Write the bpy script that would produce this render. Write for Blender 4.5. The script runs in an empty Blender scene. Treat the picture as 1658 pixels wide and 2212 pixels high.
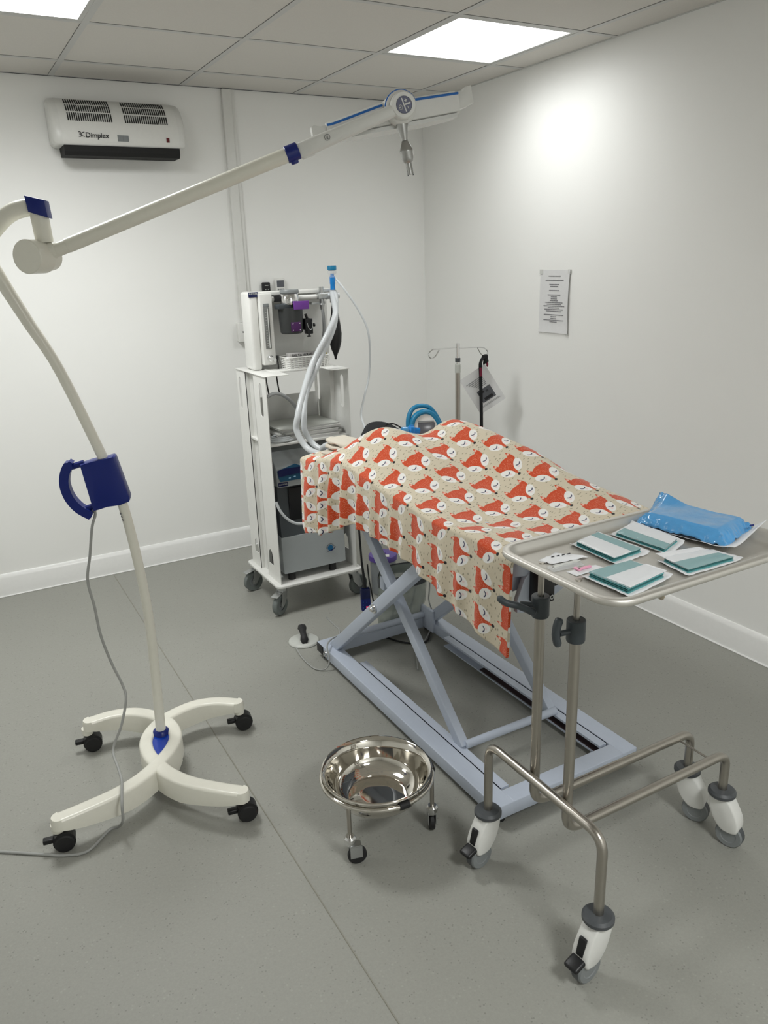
import bpy, bmesh, math, random
from mathutils import Vector, Matrix, noise
random.seed(7)
C = bpy.context.scene.collection
PI = math.pi

# ------------------------------------------------------------------ camera, world, exposure
cam_data = bpy.data.cameras.new('camera')
cam = bpy.data.objects.new('camera', cam_data); C.objects.link(cam)
F_PX, PITCH, YAW, ROLL = 1685.88, 0.314534, 0.504829, -0.032775
fw = Vector((math.sin(YAW)*math.cos(PITCH), math.cos(YAW)*math.cos(PITCH), -math.sin(PITCH)))
rt = Vector((math.cos(YAW), -math.sin(YAW), 0)); up = rt.cross(fw)
r2 = rt*math.cos(ROLL) + up*math.sin(ROLL); u2 = -rt*math.sin(ROLL) + up*math.cos(ROLL)
cam.matrix_world = Matrix(((r2.x, u2.x, -fw.x, -2.66047), (r2.y, u2.y, -fw.y, -4.20286), (r2.z, u2.z, -fw.z, 1.59602), (0, 0, 0, 1)))
cam_data.sensor_fit = 'VERTICAL'; cam_data.sensor_height = 24.0
cam_data.lens = F_PX/2212*24.0
cam_data.clip_start = 0.02
bpy.context.scene.camera = cam
w = bpy.data.worlds.new('world'); bpy.context.scene.world = w; w.use_nodes = True
w.node_tree.nodes['Background'].inputs[0].default_value = (1, 1, 1, 1)
w.node_tree.nodes['Background'].inputs[1].default_value = 0.02
vs = bpy.context.scene.view_settings
vs.view_transform = 'Standard'; vs.look = 'None'; vs.gamma = 1; vs.use_curve_mapping = False
vs.exposure = 0.32
PANEL_STRENGTH = {'right': 7.6, 'left': 25.5, 'far': 8.0, 'behind': 39.0}   # LED ceiling panels; far and behind are unseen extras added as fill
CEIL = 2.432

# ------------------------------------------------------------------ materials
def lin(c):
    return tuple((x/255/12.92 if x/255 <= .04045 else ((x/255+.055)/1.055)**2.4) for x in c) + (1,)
def mat(name, rgb, rough=.5, metal=0, spec=.5, noise_amt=0, noise_scale=60, bump=0, bump_scale=300, trans=0, alpha=1, ior=1.45, coat=0, emit=0, sheen=0):
    m = bpy.data.materials.new(name); m.use_nodes = True
    nt = m.node_tree; b = nt.nodes['Principled BSDF']
    c = lin(rgb)
    b.inputs['Base Color'].default_value = c; b.inputs['Roughness'].default_value = rough
    b.inputs['Metallic'].default_value = metal; b.inputs['Specular IOR Level'].default_value = spec
    b.inputs['Transmission Weight'].default_value = trans; b.inputs['Alpha'].default_value = alpha
    b.inputs['IOR'].default_value = ior; b.inputs['Coat Weight'].default_value = coat
    if sheen: b.inputs['Sheen Weight'].default_value = sheen; b.inputs['Sheen Roughness'].default_value = .5
    if emit: b.inputs['Emission Color'].default_value = c; b.inputs['Emission Strength'].default_value = emit
    tc = nt.nodes.new('ShaderNodeTexCoord')
    n = nt.nodes.new('ShaderNodeTexNoise'); n.inputs['Scale'].default_value = noise_scale; n.inputs['Detail'].default_value = 3
    nt.links.new(tc.outputs['Object'], n.inputs['Vector'])
    mr = nt.nodes.new('ShaderNodeMapRange')
    a = noise_amt if noise_amt else .03
    mr.inputs['To Min'].default_value = 1-a; mr.inputs['To Max'].default_value = 1+a
    nt.links.new(n.outputs['Fac'], mr.inputs['Value'])
    mx = nt.nodes.new('ShaderNodeVectorMath'); mx.operation = 'SCALE'; mx.inputs[0].default_value = c[:3]
    nt.links.new(mr.outputs[0], mx.inputs['Scale']); nt.links.new(mx.outputs[0], b.inputs['Base Color'])
    if bump:
        n2 = nt.nodes.new('ShaderNodeTexNoise'); n2.inputs['Scale'].default_value = bump_scale; n2.inputs['Detail'].default_value = 2
        nt.links.new(tc.outputs['Object'], n2.inputs['Vector'])
        bp = nt.nodes.new('ShaderNodeBump'); bp.inputs['Strength'].default_value = bump; bp.inputs['Distance'].default_value = .002
        nt.links.new(n2.outputs['Fac'], bp.inputs['Height']); nt.links.new(bp.outputs[0], b.inputs['Normal'])
    return m

class X:
    """small wrapper so node maths reads like maths"""
    nt = None
    def __init__(s, v): s.v = v
    def op(s, o, *a, clamp=False):
        n = X.nt.nodes.new('ShaderNodeMath'); n.operation = o; n.use_clamp = clamp
        for i, q in enumerate((s,)+a):
            q = q.v if isinstance(q, X) else q
            if isinstance(q, (int, float)): n.inputs[i].default_value = q
            else: X.nt.links.new(q, n.inputs[i])
        return X(n.outputs[0])
    def __add__(s, o): return s.op('ADD', o)
    def __sub__(s, o): return s.op('SUBTRACT', o)
    def __mul__(s, o): return s.op('MULTIPLY', o)
    def __truediv__(s, o): return s.op('DIVIDE', o)
    def lt(s, o, soft=.03): # 1 where s < o
        return ((X(o) if not isinstance(o, X) else o).op('SUBTRACT', s) * (1/soft)).op('ADD', .5, clamp=True)
    def inv(s): return X(1.0).op('SUBTRACT', s)

M = {}
M['wall'] = mat('wall_paint', (242, 242, 239), .45, noise_amt=.012, noise_scale=3, bump=.05, bump_scale=500, spec=.35)
M['skirt'] = mat('skirting_gloss', (240, 240, 238), .2)
M['tile'] = mat('ceiling_tile', (216, 213, 207), .95, noise_amt=.05, noise_scale=180, bump=.1, bump_scale=400, spec=.1)
M['tbar'] = mat('ceiling_grid', (200, 200, 197), .5)
M['white'] = mat('white_powder_coat', (226, 226, 222), .35)
M['cream'] = mat('cream_lacquer', (226, 224, 212), .28)
M['offwhite'] = mat('offwhite_plastic', (222, 222, 218), .3)
M['black'] = mat('black_plastic', (22, 22, 24), .4)
M['rubber'] = mat('black_rubber', (30, 30, 31), .6)
M['greyrubber'] = mat('grey_rubber', (108, 114, 112), .6)
M['vapgrey'] = mat('vaporizer_grey', (50, 52, 52), .4)
M['darkgrey'] = mat('dark_grey_plastic', (74, 77, 80), .45)
M['midgrey'] = mat('mid_grey_plastic', (128, 132, 133), .4)
M['chargrey'] = mat('charcoal_plastic', (60, 66, 70), .45)
M['navy'] = mat('navy_plastic', (6, 30, 112), .35)
M['navydark'] = mat('dark_navy_panel', (14, 26, 78), .25)
M['cyanblue'] = mat('blue_trim', (42, 110, 190), .3)
M['bluegel'] = mat('blue_translucent_plastic', (30, 150, 235), .25, trans=.35)
M['tealrubber'] = mat('teal_rubber', (12, 118, 160), .4)
M['steel'] = mat('brushed_steel', (176, 171, 163), .3, 1, noise_amt=.05)
M['traysteel'] = mat('tray_steel', (216, 213, 207), .50, 1, noise_amt=.03)
M['polish'] = mat('polished_steel', (214, 210, 202), .06, 1)
M['chrome'] = mat('chrome', (225, 225, 225), .12, 1)
M['zinc'] = mat('zinc_plate', (190, 192, 192), .35, 1)
M['silver'] = mat('satin_silver', (176, 176, 174), .32, 1)
M['tablegrey'] = mat('pale_blue_grey_enamel', (184, 192, 206), .35)
M['purple'] = mat('purple_label', (112, 58, 150), .4)
M['darkpurple'] = mat('dark_purple', (70, 22, 84), .4)
M['purplelid'] = mat('purple_lid', (84, 64, 140), .35)
M['tubgrey'] = mat('translucent_grey_tub', (150, 155, 158), .3, trans=.2)
M['paper'] = mat('paper', (222, 222, 222), .8)
M['paperwhite'] = mat('pouch_paper', (232, 233, 235), .6)
M['ink'] = mat('ink', (62, 62, 66), .8)
M['inkblack'] = mat('black_print', (30, 30, 34), .6)
M['inkpale'] = mat('pale_ink', (118, 118, 122), .8)
M['clear'] = mat('clear_film', (235, 238, 240), .08, alpha=.26, bump=.6, bump_scale=60)
M['clearhose'] = mat('translucent_hose', (224, 228, 230), .3, trans=.25)
M['greyhose'] = mat('grey_hose', (150, 152, 152), .45)
M['cablegrey'] = mat('grey_cable', (158, 159, 156), .5)
M['green'] = mat('green_drape_cloth', (92, 158, 160), .85, bump=.3, bump_scale=900)
M['greendark'] = mat('green_drape_edge', (44, 104, 104), .9)
M['bluefilm'] = mat('blue_glossy_film', (92, 168, 226), .14, trans=.15, coat=.6, bump=.9, bump_scale=55)
M['pink'] = mat('pink_plastic', (240, 170, 196), .4)
M['towel'] = mat('cream_towelling', (216, 208, 192), 1, bump=.6, bump_scale=700, sheen=.3)
M['blackfab'] = mat('black_fabric', (30, 31, 34), .8)
M['strap'] = mat('black_strap', (16, 16, 18), .8)
M['maroon'] = mat('dark_red_print', (110, 20, 48), .7)
M['bagfilm'] = mat('grey_green_clear_bag', (150, 158, 150), .2, alpha=.62)
M['screen'] = mat('grey_screen', (92, 94, 100), .2)
M['padgrey'] = mat('pale_grey_pad', (190, 192, 186), .4)
M['redglow'] = mat('red_digits', (255, 60, 90), .4, emit=1.2)
M['redswitch'] = mat('dark_red_switch', (90, 12, 20), .3)
M['glassgrey'] = mat('tinted_glass', (120, 122, 120), .15)
M['slot'] = mat('dark_slot', (30, 30, 30), .8)
M['seam'] = mat('floor_weld', (142, 140, 130), .5)
M['lens'] = mat('frosted_lens', (205, 206, 202), .25)
M['railred'] = mat('dark_rail', (58, 40, 40), .5)

def floor_mat():
    m = bpy.data.materials.new('vinyl_floor'); m.use_nodes = True; nt = m.node_tree; X.nt = nt
    b = nt.nodes['Principled BSDF']; tc = nt.nodes.new('ShaderNodeTexCoord')
    def nz(scale, detail=2, rough=.5):
        n = nt.nodes.new('ShaderNodeTexNoise'); n.inputs['Scale'].default_value = scale; n.inputs['Detail'].default_value = detail
        n.inputs['Roughness'].default_value = rough
        nt.links.new(tc.outputs['Object'], n.inputs['Vector']); return X(n.outputs['Fac'])
    big = nz(1.3, 3); fine = nz(170, 3, .7); fine2 = nz(90, 2)
    vo = nt.nodes.new('ShaderNodeTexVoronoi'); vo.inputs['Scale'].default_value = 95; nt.links.new(tc.outputs['Object'], vo.inputs['Vector'])
    dark = X(vo.outputs['Distance']).lt(.2, .1) * nz(33, 2).lt(.47, .05)
    vo2 = nt.nodes.new('ShaderNodeTexVoronoi'); vo2.inputs['Scale'].default_value = 70; nt.links.new(tc.outputs['Object'], vo2.inputs['Vector'])
    lite = X(vo2.outputs['Distance']).lt(.2, .1) * nz(27, 2).lt(.45, .05)
    val = X(1.0) + (big-.5)*.10 + (fine-.5)*.22 + (fine2-.5)*.10 - dark*.26 + lite*.10
    sc = nt.nodes.new('ShaderNodeVectorMath'); sc.operation = 'SCALE'; sc.inputs[0].default_value = lin((150, 150, 143))[:3]
    nt.links.new(val.v, sc.inputs['Scale']); nt.links.new(sc.outputs[0], b.inputs['Base Color'])
    b.inputs['Roughness'].default_value = .46; b.inputs['Specular IOR Level'].default_value = .35
    bp = nt.nodes.new('ShaderNodeBump'); bp.inputs['Strength'].default_value = .12; bp.inputs['Distance'].default_value = .001
    nt.links.new(fine.v, bp.inputs['Height']); nt.links.new(bp.outputs[0], b.inputs['Normal'])
    return m
M['floor'] = floor_mat()

def panel_mat(name, strength):
    # prismatic LED panel: strongest straight down, falling off towards grazing
    m = bpy.data.materials.new(name); m.use_nodes = True; nt = m.node_tree; X.nt = nt
    for n in list(nt.nodes): nt.nodes.remove(n)
    out = nt.nodes.new('ShaderNodeOutputMaterial'); em = nt.nodes.new('ShaderNodeEmission')
    ge = nt.nodes.new('ShaderNodeNewGeometry'); dp = nt.nodes.new('ShaderNodeVectorMath'); dp.operation = 'DOT_PRODUCT'
    nt.links.new(ge.outputs['Incoming'], dp.inputs[0]); nt.links.new(ge.outputs['Normal'], dp.inputs[1])
    mr = nt.nodes.new('ShaderNodeMapRange'); mr.interpolation_type = 'SMOOTHSTEP'
    mr.inputs['From Min'].default_value = .05; mr.inputs['From Max'].default_value = .75
    mr.inputs['To Min'].default_value = .30*strength; mr.inputs['To Max'].default_value = strength
    nt.links.new(dp.outputs['Value'], mr.inputs['Value']); nt.links.new(mr.outputs[0], em.inputs['Strength'])
    em.inputs['Color'].default_value = (.985, 1, .99, 1)
    nt.links.new(em.outputs[0], out.inputs['Surface']); return m
for k in PANEL_STRENGTH: M['panel_'+k] = panel_mat('led_diffuser_'+k, PANEL_STRENGTH[k])

def fox_mat():
    m = bpy.data.materials.new('fox_fleece'); m.use_nodes = True; nt = m.node_tree; X.nt = nt
    b = nt.nodes['Principled BSDF']; uv = nt.nodes.new('ShaderNodeUVMap'); sp = nt.nodes.new('ShaderNodeSeparateXYZ')
    nt.links.new(uv.outputs[0], sp.inputs[0])
    u, v = X(sp.outputs[0]), X(sp.outputs[1])
    W, P = .103, .113
    vr = v/P; row = vr.op('FLOOR'); cy = (vr-row)*P                    # cy grows towards the nose
    ur = u/W + row.op('MODULO', 2.0).op('ABSOLUTE')*.5; cx = (ur-ur.op('FLOOR')-.5)*W
    S = .0385
    ax = (cx/S).op('ABSOLUTE'); y = X(P*.95).op('SUBTRACT', cy)/S      # y=0 nose, 2.65 ear tips
    fc = nt.nodes.new('ShaderNodeFloatCurve')
    c = fc.mapping.curves[0]; pts = [(0, .03), (.12, .10), (.28, .28), (.42, .60), (.56, .90), (.68, .98), (.82, .95), (1, .88)]
    c.points[0].location = pts[0]; c.points[1].location = pts[-1]
    for q in pts[1:-1]: c.points.new(*q)
    fc.mapping.update()
    nt.links.new((y/2.65).v, fc.inputs['Value'])
    wid = X(fc.outputs[0])
    top = (X(2.28).op('SUBTRACT', ax*ax*.45)).op('MAXIMUM', X(2.66).op('SUBTRACT', ((ax-.78).op('ABSOLUTE'))*2.6))
    inside = y.lt(top, .05) * (y*-1.0).lt(0.0, .05)
    orange = ax.lt(wid, .05)*inside
    # white cheeks
    dx = ax-.60; dy = y-.86; ca, sa = math.cos(1.00), math.sin(1.00)
    q1 = (dx*ca+dy*sa)/.66; q2 = (dy*ca-dx*sa)/.37
    cheek = (q1*q1+q2*q2).lt(1.0, .12)
    ex = ax-.64; ey = y-.98
    er = (ex*ex+ey*ey).op('SQRT')
    eye = ((er-.22).op('ABSOLUTE')).lt(.045, .04)*y.lt(.92, .05)
    bl = (((ax-.50)*(ax-.50)+(y-.62)*(y-.62)).op('SQRT')).lt(.10, .06)*.45
    nose = ((ax*ax + (y-.03)*(y-.03)).op('SQRT')).lt(.13, .04)
    earin = (((ax-.78)*(ax-.78) + (y-2.32)*(y-2.32)).op('SQRT')).lt(.11, .05)
    # speckle
    def vor(scale, thr, soft=.08):
        n = nt.nodes.new('ShaderNodeTexVoronoi'); n.inputs['Scale'].default_value = scale
        nt.links.new(uv.outputs[0], n.inputs['Vector']); return X(n.outputs['Distance']).lt(thr, soft)
    speck = vor(420, .26)*((ax-.15).op('ABSOLUTE')).lt(.62, .2)*y.lt(2.0, .3)
    mapn = nt.nodes.new('ShaderNodeMapping'); mapn.inputs['Scale'].default_value = (38, 95, 1); nt.links.new(uv.outputs[0], mapn.inputs[0])
    dv = nt.nodes.new('ShaderNodeTexVoronoi'); dv.inputs['Scale'].default_value = 1; dv.voronoi_dimensions = '2D'; nt.links.new(mapn.outputs[0], dv.inputs['Vector'])
    dash = X(dv.outputs['Distance']).lt(.13, .06)
    def mix(prev, fac, rgb):
        n = nt.nodes.new('ShaderNodeMix'); n.data_type = 'RGBA'
        nt.links.new(fac.v, n.inputs[0])
        if isinstance(prev, tuple): n.inputs[6].default_value = prev
        else: nt.links.new(prev, n.inputs[6])
        n.inputs[7].default_value = rgb; return n.outputs[2]
    col = mix(lin((214, 203, 180)), dash, lin((150, 142, 118)))
    col = mix(col, orange, lin((206, 74, 34)))
    col = mix(col, orange*speck, lin((236, 170, 140)))
    col = mix(col, earin*orange, lin((240, 190, 170)))
    col = mix(col, cheek, lin((240, 238, 234)))
    col = mix(col, bl*cheek, lin((236, 190, 190)))
    col = mix(col, eye*cheek, lin((44, 44, 84)))
    col = mix(col, nose, lin((30, 26, 28)))
    nt.links.new(col, b.inputs['Base Color']); b.inputs['Roughness'].default_value = .95
    b.inputs['Sheen Weight'].default_value = .25; b.inputs['Specular IOR Level'].default_value = .15
    n2 = nt.nodes.new('ShaderNodeTexNoise'); n2.inputs['Scale'].default_value = 900; tc = nt.nodes.new('ShaderNodeTexCoord')
    nt.links.new(tc.outputs['Object'], n2.inputs['Vector'])
    bp = nt.nodes.new('ShaderNodeBump'); bp.inputs['Strength'].default_value = .5; bp.inputs['Distance'].default_value = .002
    nt.links.new(n2.outputs['Fac'], bp.inputs['Height']); nt.links.new(bp.outputs[0], b.inputs['Normal'])
    return m
M['fox'] = fox_mat()

# ------------------------------------------------------------------ geometry helpers
def frame(d):
    d = Vector(d).normalized(); a = Vector((0, 0, 1)) if abs(d.z) < .9 else Vector((1, 0, 0))
    s = d.cross(a).normalized(); return s, d.cross(s).normalized(), d
def smooth_path(pts, n=6, closed=False):
    P = [Vector(p) for p in pts]; out = []; N = len(P)
    for i in range(N if closed else N-1):
        a = P[(i-1) % N] if closed or i > 0 else P[i]*2-P[i+1]
        b, c = P[i], P[(i+1) % N]
        d = P[(i+2) % N] if closed or i+2 < N else c*2-b
        for k in range(n):
            t = k/n
            out.append(.5*((2*b)+(-a+c)*t+(2*a-5*b+4*c-d)*t*t+(-a+3*b-3*c+d)*t**3))
    if not closed: out.append(P[-1])
    return out
def round_path(pts, r, n=6):
    P = [Vector(p) for p in pts]; out = [P[0]]
    for i in range(1, len(P)-1):
        a, b, c = P[i-1], P[i], P[i+1]
        rr = min(r, (a-b).length*.49, (c-b).length*.49)
        s, e = b+(a-b).normalized()*rr, b+(c-b).normalized()*rr
        for k in range(n+1):
            t = k/n; out.append(s*(1-t)**2+b*2*t*(1-t)+e*t*t)
    out.append(P[-1]); return out
class MB:
    def __init__(s): s.bm = bmesh.new(); s.T = Matrix.Identity(4)
    def v(s, p): return s.bm.verts.new(s.T @ Vector(p))
    def f(s, vs_):
        try: return s.bm.faces.new(vs_)
        except ValueError: return None
    def box(s, c, d, rot=None, bev=0):
        c = Vector(c); R = rot if rot is not None else Matrix.Identity(3)
        hx, hy, hz = d[0]/2, d[1]/2, d[2]/2
        if bev > 0:
            bev = min(bev, hx*.95, hy*.95, hz*.95); m = bmesh.new(); bmesh.ops.create_cube(m, size=1)
            for q in m.verts: q.co = Vector((q.co.x*d[0], q.co.y*d[1], q.co.z*d[2]))
            bmesh.ops.bevel(m, geom=m.edges[:], offset=bev, segments=3, affect='EDGES', profile=.5)
            mp = {q: s.v(c+R@q.co) for q in m.verts}
            for g in m.faces: s.f([mp[q] for q in g.verts])
            m.free(); return s
        V = [s.v(c+R@Vector((x*hx, y*hy, z*hz))) for x in (-1, 1) for y in (-1, 1) for z in (-1, 1)]
        for q in ((0, 1, 3, 2), (4, 6, 7, 5), (0, 4, 5, 1), (2, 3, 7, 6), (0, 2, 6, 4), (1, 5, 7, 3)): s.f([V[i] for i in q])
        return s
    def lohi(s, a, b, bev=0):
        return s.box([(a[i]+b[i])/2 for i in range(3)], [abs(b[i]-a[i]) for i in range(3)], None, bev)
    def tube(s, pts, r, seg=14, closed=False, cap=True, sx=1.0):
        P = [Vector(p) for p in pts]; N = len(P); R = r if isinstance(r, (list, tuple)) else [r]*N
        rings = []; prev = None
        for i in range(N):
            if closed: d = P[(i+1) % N]-P[i-1]
            else: d = P[min(i+1, N-1)]-P[max(i-1, 0)]
            d.normalize()
            if prev is None: a, b_, _ = frame(d)
            else:
                a = prev-d*prev.dot(d)
                a = a.normalized() if a.length > 1e-6 else frame(d)[0]
                b_ = d.cross(a)
            prev = a
            rings.append([s.v(P[i]+(a*math.cos(2*PI*k/seg)*sx+b_*math.sin(2*PI*k/seg))*R[i]) for k in range(seg)])
        for i in range(N if closed else N-1):
            A, B = rings[i], rings[(i+1) % N]
            for k in range(seg): s.f([A[k], A[(k+1) % seg], B[(k+1) % seg], B[k]])
        if cap and not closed: s.f(rings[0][::-1]); s.f(rings[-1])
        return s
    def ribbon(s, pts, wid, th, side):
        """flat strip: width along side vector, thickness across"""
        P = [Vector(p) for p in pts]; sd = Vector(side).normalized(); rings = []
        for i, p in enumerate(P):
            d = (P[min(i+1, len(P)-1)]-P[max(i-1, 0)]).normalized(); n = d.cross(sd).normalized()
            rings.append([s.v(p+sd*a*wid/2+n*b*th/2) for a, b in ((-1, -1), (1, -1), (1, 1), (-1, 1))])
        for A, B in zip(rings, rings[1:]):
            for k in range(4): s.f([A[k], A[(k+1) % 4], B[(k+1) % 4], B[k]])
        s.f(rings[0][::-1]); s.f(rings[-1]); return s
    def cyl(s, a, b, r, r2=None, seg=24): return s.tube([a, b], [r, r if r2 is None else r2], seg)
    def lathe(s, prof, o=(0, 0, 0), ax=(0, 0, 1), seg=40):
        a, b_, d = frame(ax); o = Vector(o); rings = []
        for (r, z) in prof:
            rings.append([s.v(o+d*z+(a*math.cos(2*PI*k/seg)+b_*math.sin(2*PI*k/seg))*r) for k in range(seg)] if r > 1e-6 else [s.v(o+d*z)])
        for A, B in zip(rings, rings[1:]):
            for k in range(seg):
                a0, a1, b0, b1 = A[k % len(A)], A[(k+1) % len(A)], B[k % len(B)], B[(k+1) % len(B)]
                q = [a0]; 
                for z_ in (a1, b1, b0):
                    if z_ not in q: q.append(z_)
                if len(q) > 2: s.f(q)
        return s
    def prism(s, poly, o, ux, uy, th, bev=0):
        """polygon in the (ux,uy) plane, thickness along ux x uy"""
        o, ux, uy = Vector(o), Vector(ux), Vector(uy); n = ux.cross(uy).normalized()
        layers = [(0, 0), (th, 0)] if not bev else [(0, bev), (bev*.3, bev*.3), (bev, 0), (th-bev, 0), (th-bev*.3, bev*.3), (th, bev)]
        cx = sum(p[0] for p in poly)/len(poly); cy = sum(p[1] for p in poly)/len(poly); rings = []
        for h, ins in layers:
            rg = []
            for i, (x, y) in enumerate(poly):
                if ins:
                    a, c_ = poly[i-1], poly[(i+1) % len(poly)]
                    t = Vector((c_[0]-a[0], c_[1]-a[1])); t = t.normalized() if t.length > 0 else Vector((1, 0)); nn = Vector((-t.y, t.x))
                    if s._area(poly) < 0: nn = -nn
                    x, y = x+nn.x*ins, y+nn.y*ins
                rg.append(s.v(o+ux*x+uy*y+n*h))
            rings.append(rg)
        for A, B in zip(rings, rings[1:]):
            for k in range(len(poly)): s.f([A[k], A[(k+1) % len(poly)], B[(k+1) % len(poly)], B[k]])
        s.f(rings[0][::-1]); s.f(rings[-1]); return s
    @staticmethod
    def _area(p): return sum(p[i-1][0]*p[i][1]-p[i][0]*p[i-1][1] for i in range(len(p)))
    def plate(s, outer, holes, o, ux, uy, th):
        """flat plate with holes (outlines in the ux,uy plane)"""
        o, ux, uy = Vector(o), Vector(ux), Vector(uy); n = ux.cross(uy).normalized()
        m = bmesh.new(); es = []
        loops = [outer]+holes
        for L in loops:
            vs_ = [m.verts.new((x, y, 0)) for x, y in L]
            for i in range(len(vs_)): es.append(m.edges.new((vs_[i-1], vs_[i])))
        bmesh.ops.triangle_fill(m, edges=es, use_beauty=True)
        m.verts.index_update()
        lo = [s.v(o+ux*q.co.x+uy*q.co.y) for q in m.verts]; hi = [s.v(o+ux*q.co.x+uy*q.co.y+n*th) for q in m.verts]
        for g in m.faces:
            s.f([lo[q.index] for q in g.verts][::-1]); s.f([hi[q.index] for q in g.verts])
        k = 0
        for L in loops:
            idx = list(range(k, k+len(L))); k += len(L)
            for i in range(len(idx)): s.f([lo[idx[i-1]], lo[idx[i]], hi[idx[i]], hi[idx[i-1]]])
        m.free(); return s
    def grid(s, fn, nu, nv, uvfn=None, closed_u=False):
        V = [[s.v(fn(i/nu, j/nv)) for i in range(nu if closed_u else nu+1)] for j in range(nv+1)]
        for j in range(nv):
            for i in range(nu):
                i2 = (i+1) % nu if closed_u else i+1
                s.f([V[j][i], V[j][i2], V[j+1][i2], V[j+1][i]])
        return s
    def ball(s, c, r, seg=20, rings=12):
        c = Vector(c); r = Vector(r) if not isinstance(r, (int, float)) else Vector((r, r, r))
        pr = [(math.sin(PI*i/rings), -math.cos(PI*i/rings)) for i in range(rings+1)]
        R = [[s.v(c+Vector((q*r.x*math.cos(2*PI*k/seg), q*r.y*math.sin(2*PI*k/seg), z*r.z))) for k in range(seg)] if q > 1e-6 else [s.v(c+Vector((0, 0, z*r.z)))] for q, z in pr]
        for A, B in zip(R, R[1:]):
            for k in range(seg):
                q = []
                for z_ in (A[k % len(A)], A[(k+1) % len(A)], B[(k+1) % len(B)], B[k % len(B)]):
                    if z_ not in q: q.append(z_)
                s.f(q)
        return s
def wpos(o):
    p = Vector((0, 0, 0))
    while o is not None: p += o.location; o = o.parent
    return p
def obj(name, mb, m, parent=None, angle=35, flat=False, origin=None):
    bm = mb.bm; bmesh.ops.recalc_face_normals(bm, faces=bm.faces[:])
    o0 = wpos(parent) if parent is not None else (Vector(origin) if origin is not None else Vector((0, 0, 0)))
    for v_ in bm.verts: v_.co -= o0
    me = bpy.data.meshes.new(name); bm.to_mesh(me); bm.free()
    me.materials.append(m)
    if not flat:
        me.shade_smooth(); me.set_sharp_from_angle(angle=math.radians(angle))
    o = bpy.data.objects.new(name, me); C.objects.link(o)
    if parent is not None: o.parent = parent
    elif origin is not None: o.location = o0
    return o
def thing(name, label, cat, loc, group=None):
    o = bpy.data.objects.new(name, None); C.objects.link(o); o.location = loc; o.empty_display_size = .05
    o['label'] = label; o['category'] = cat
    if group: o['group'] = group
    return o
def tag(o, label, cat, group=None, kind=None):
    o['label'] = label; o['category'] = cat
    if group: o['group'] = group
    if kind: o['kind'] = kind
    return o
def struct(name, mb, m, flat=False):
    o = obj(name, mb, m, flat=flat); o['kind'] = 'structure'; return o
def rrect(w_, h_, r, n=5, cx=0, cy=0):
    out = []
    for sx, sy, a0 in ((1, 1, 0), (-1, 1, 90), (-1, -1, 180), (1, -1, 270)):
        for k in range(n+1):
            a = math.radians(a0+90*k/n); out.append((cx+sx*(w_/2-r)+r*math.cos(a), cy+sy*(h_/2-r)+r*math.sin(a)))
    return out
def circ(r, n=24, cx=0, cy=0): return [(cx+r*math.cos(2*PI*k/n), cy+r*math.sin(2*PI*k/n)) for k in range(n)]
def text_mesh(name, body, size, o, ux, uy, m, parent, extrude=.0004, align='LEFT', bold=0):
    cu = bpy.data.curves.new(name, 'FONT'); cu.body = body; cu.size = size; cu.extrude = extrude; cu.align_x = align; cu.offset = bold
    t = bpy.data.objects.new(name+'_tmp', cu); C.objects.link(t)
    bpy.context.view_layer.update()
    me = bpy.data.meshes.new_from_object(t.evaluated_get(bpy.context.evaluated_depsgraph_get()))
    bpy.data.objects.remove(t); bpy.data.curves.remove(cu)
    ux, uy = Vector(ux).normalized(), Vector(uy).normalized(); n = ux.cross(uy)
    o = Vector(o)-wpos(parent)
    for v_ in me.vertices: v_.co = o+ux*v_.co.x+uy*v_.co.y+n*v_.co.z
    me.materials.clear(); me.materials.append(m); me.name = name
    ob = bpy.data.objects.new(name, me); C.objects.link(ob); ob.parent = parent; return ob

# ------------------------------------------------------------------ the room
X0, Y0 = -4.45, -5.6
struct('floor', MB().lohi((X0, Y0, -.05), (0, 0, 0)), M['floor'])
struct('wall_back', MB().lohi((X0-.1, 0, -.05), (.1, .1, CEIL+.1)), M['wall'])
struct('wall_right', MB().lohi((0, Y0, -.05), (.1, 0, CEIL+.1)), M['wall'])
struct('wall_left', MB().lohi((X0-.1, Y0, -.05), (X0, 0, CEIL+.1)), M['wall'])
struct('wall_front', MB().lohi((X0-.1, Y0-.1, -.05), (.1, Y0, CEIL+.1)), M['wall'])
def skirting(name, a, b, inward):
    a, b, n = Vector(a), Vector(b), Vector(inward); d = (b-a)
    prof = [(0, 0), (.016, 0), (.016, .098), (.012, .110), (.005, .119), (0, .12)]
    mb = MB(); mb.prism(prof, a, n, Vector((0, 0, 1)), d.length) if n.cross(Vector((0, 0, 1))).dot(d) > 0 else mb.prism(prof, b, n, Vector((0, 0, 1)), d.length)
    struct(name, mb, M['skirt'])
skirting('baseboard_back', (X0, 0, 0), (0, 0, 0), (0, -1, 0))
skirting('baseboard_right', (0, Y0, 0), (0, 0, 0), (-1, 0, 0))
skirting('baseboard_left', (X0, Y0, 0), (X0, 0, 0), (1, 0, 0))
# welded vinyl seam and bead of sealant at the skirting
struct('trim_1', MB().tube([(-2.045, Y0, .0002), (-2.045, -.02, .0002)], .0022, 6), M['seam'])
struct('trim_2', MB().tube([(X0, -.018, .003), (0, -.018, .003)], .004, 6), M['skirt'])
struct('trim_3', MB().tube([(-.018, Y0, .003), (-.018, 0, .003)], .004, 6), M['skirt'])

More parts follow.
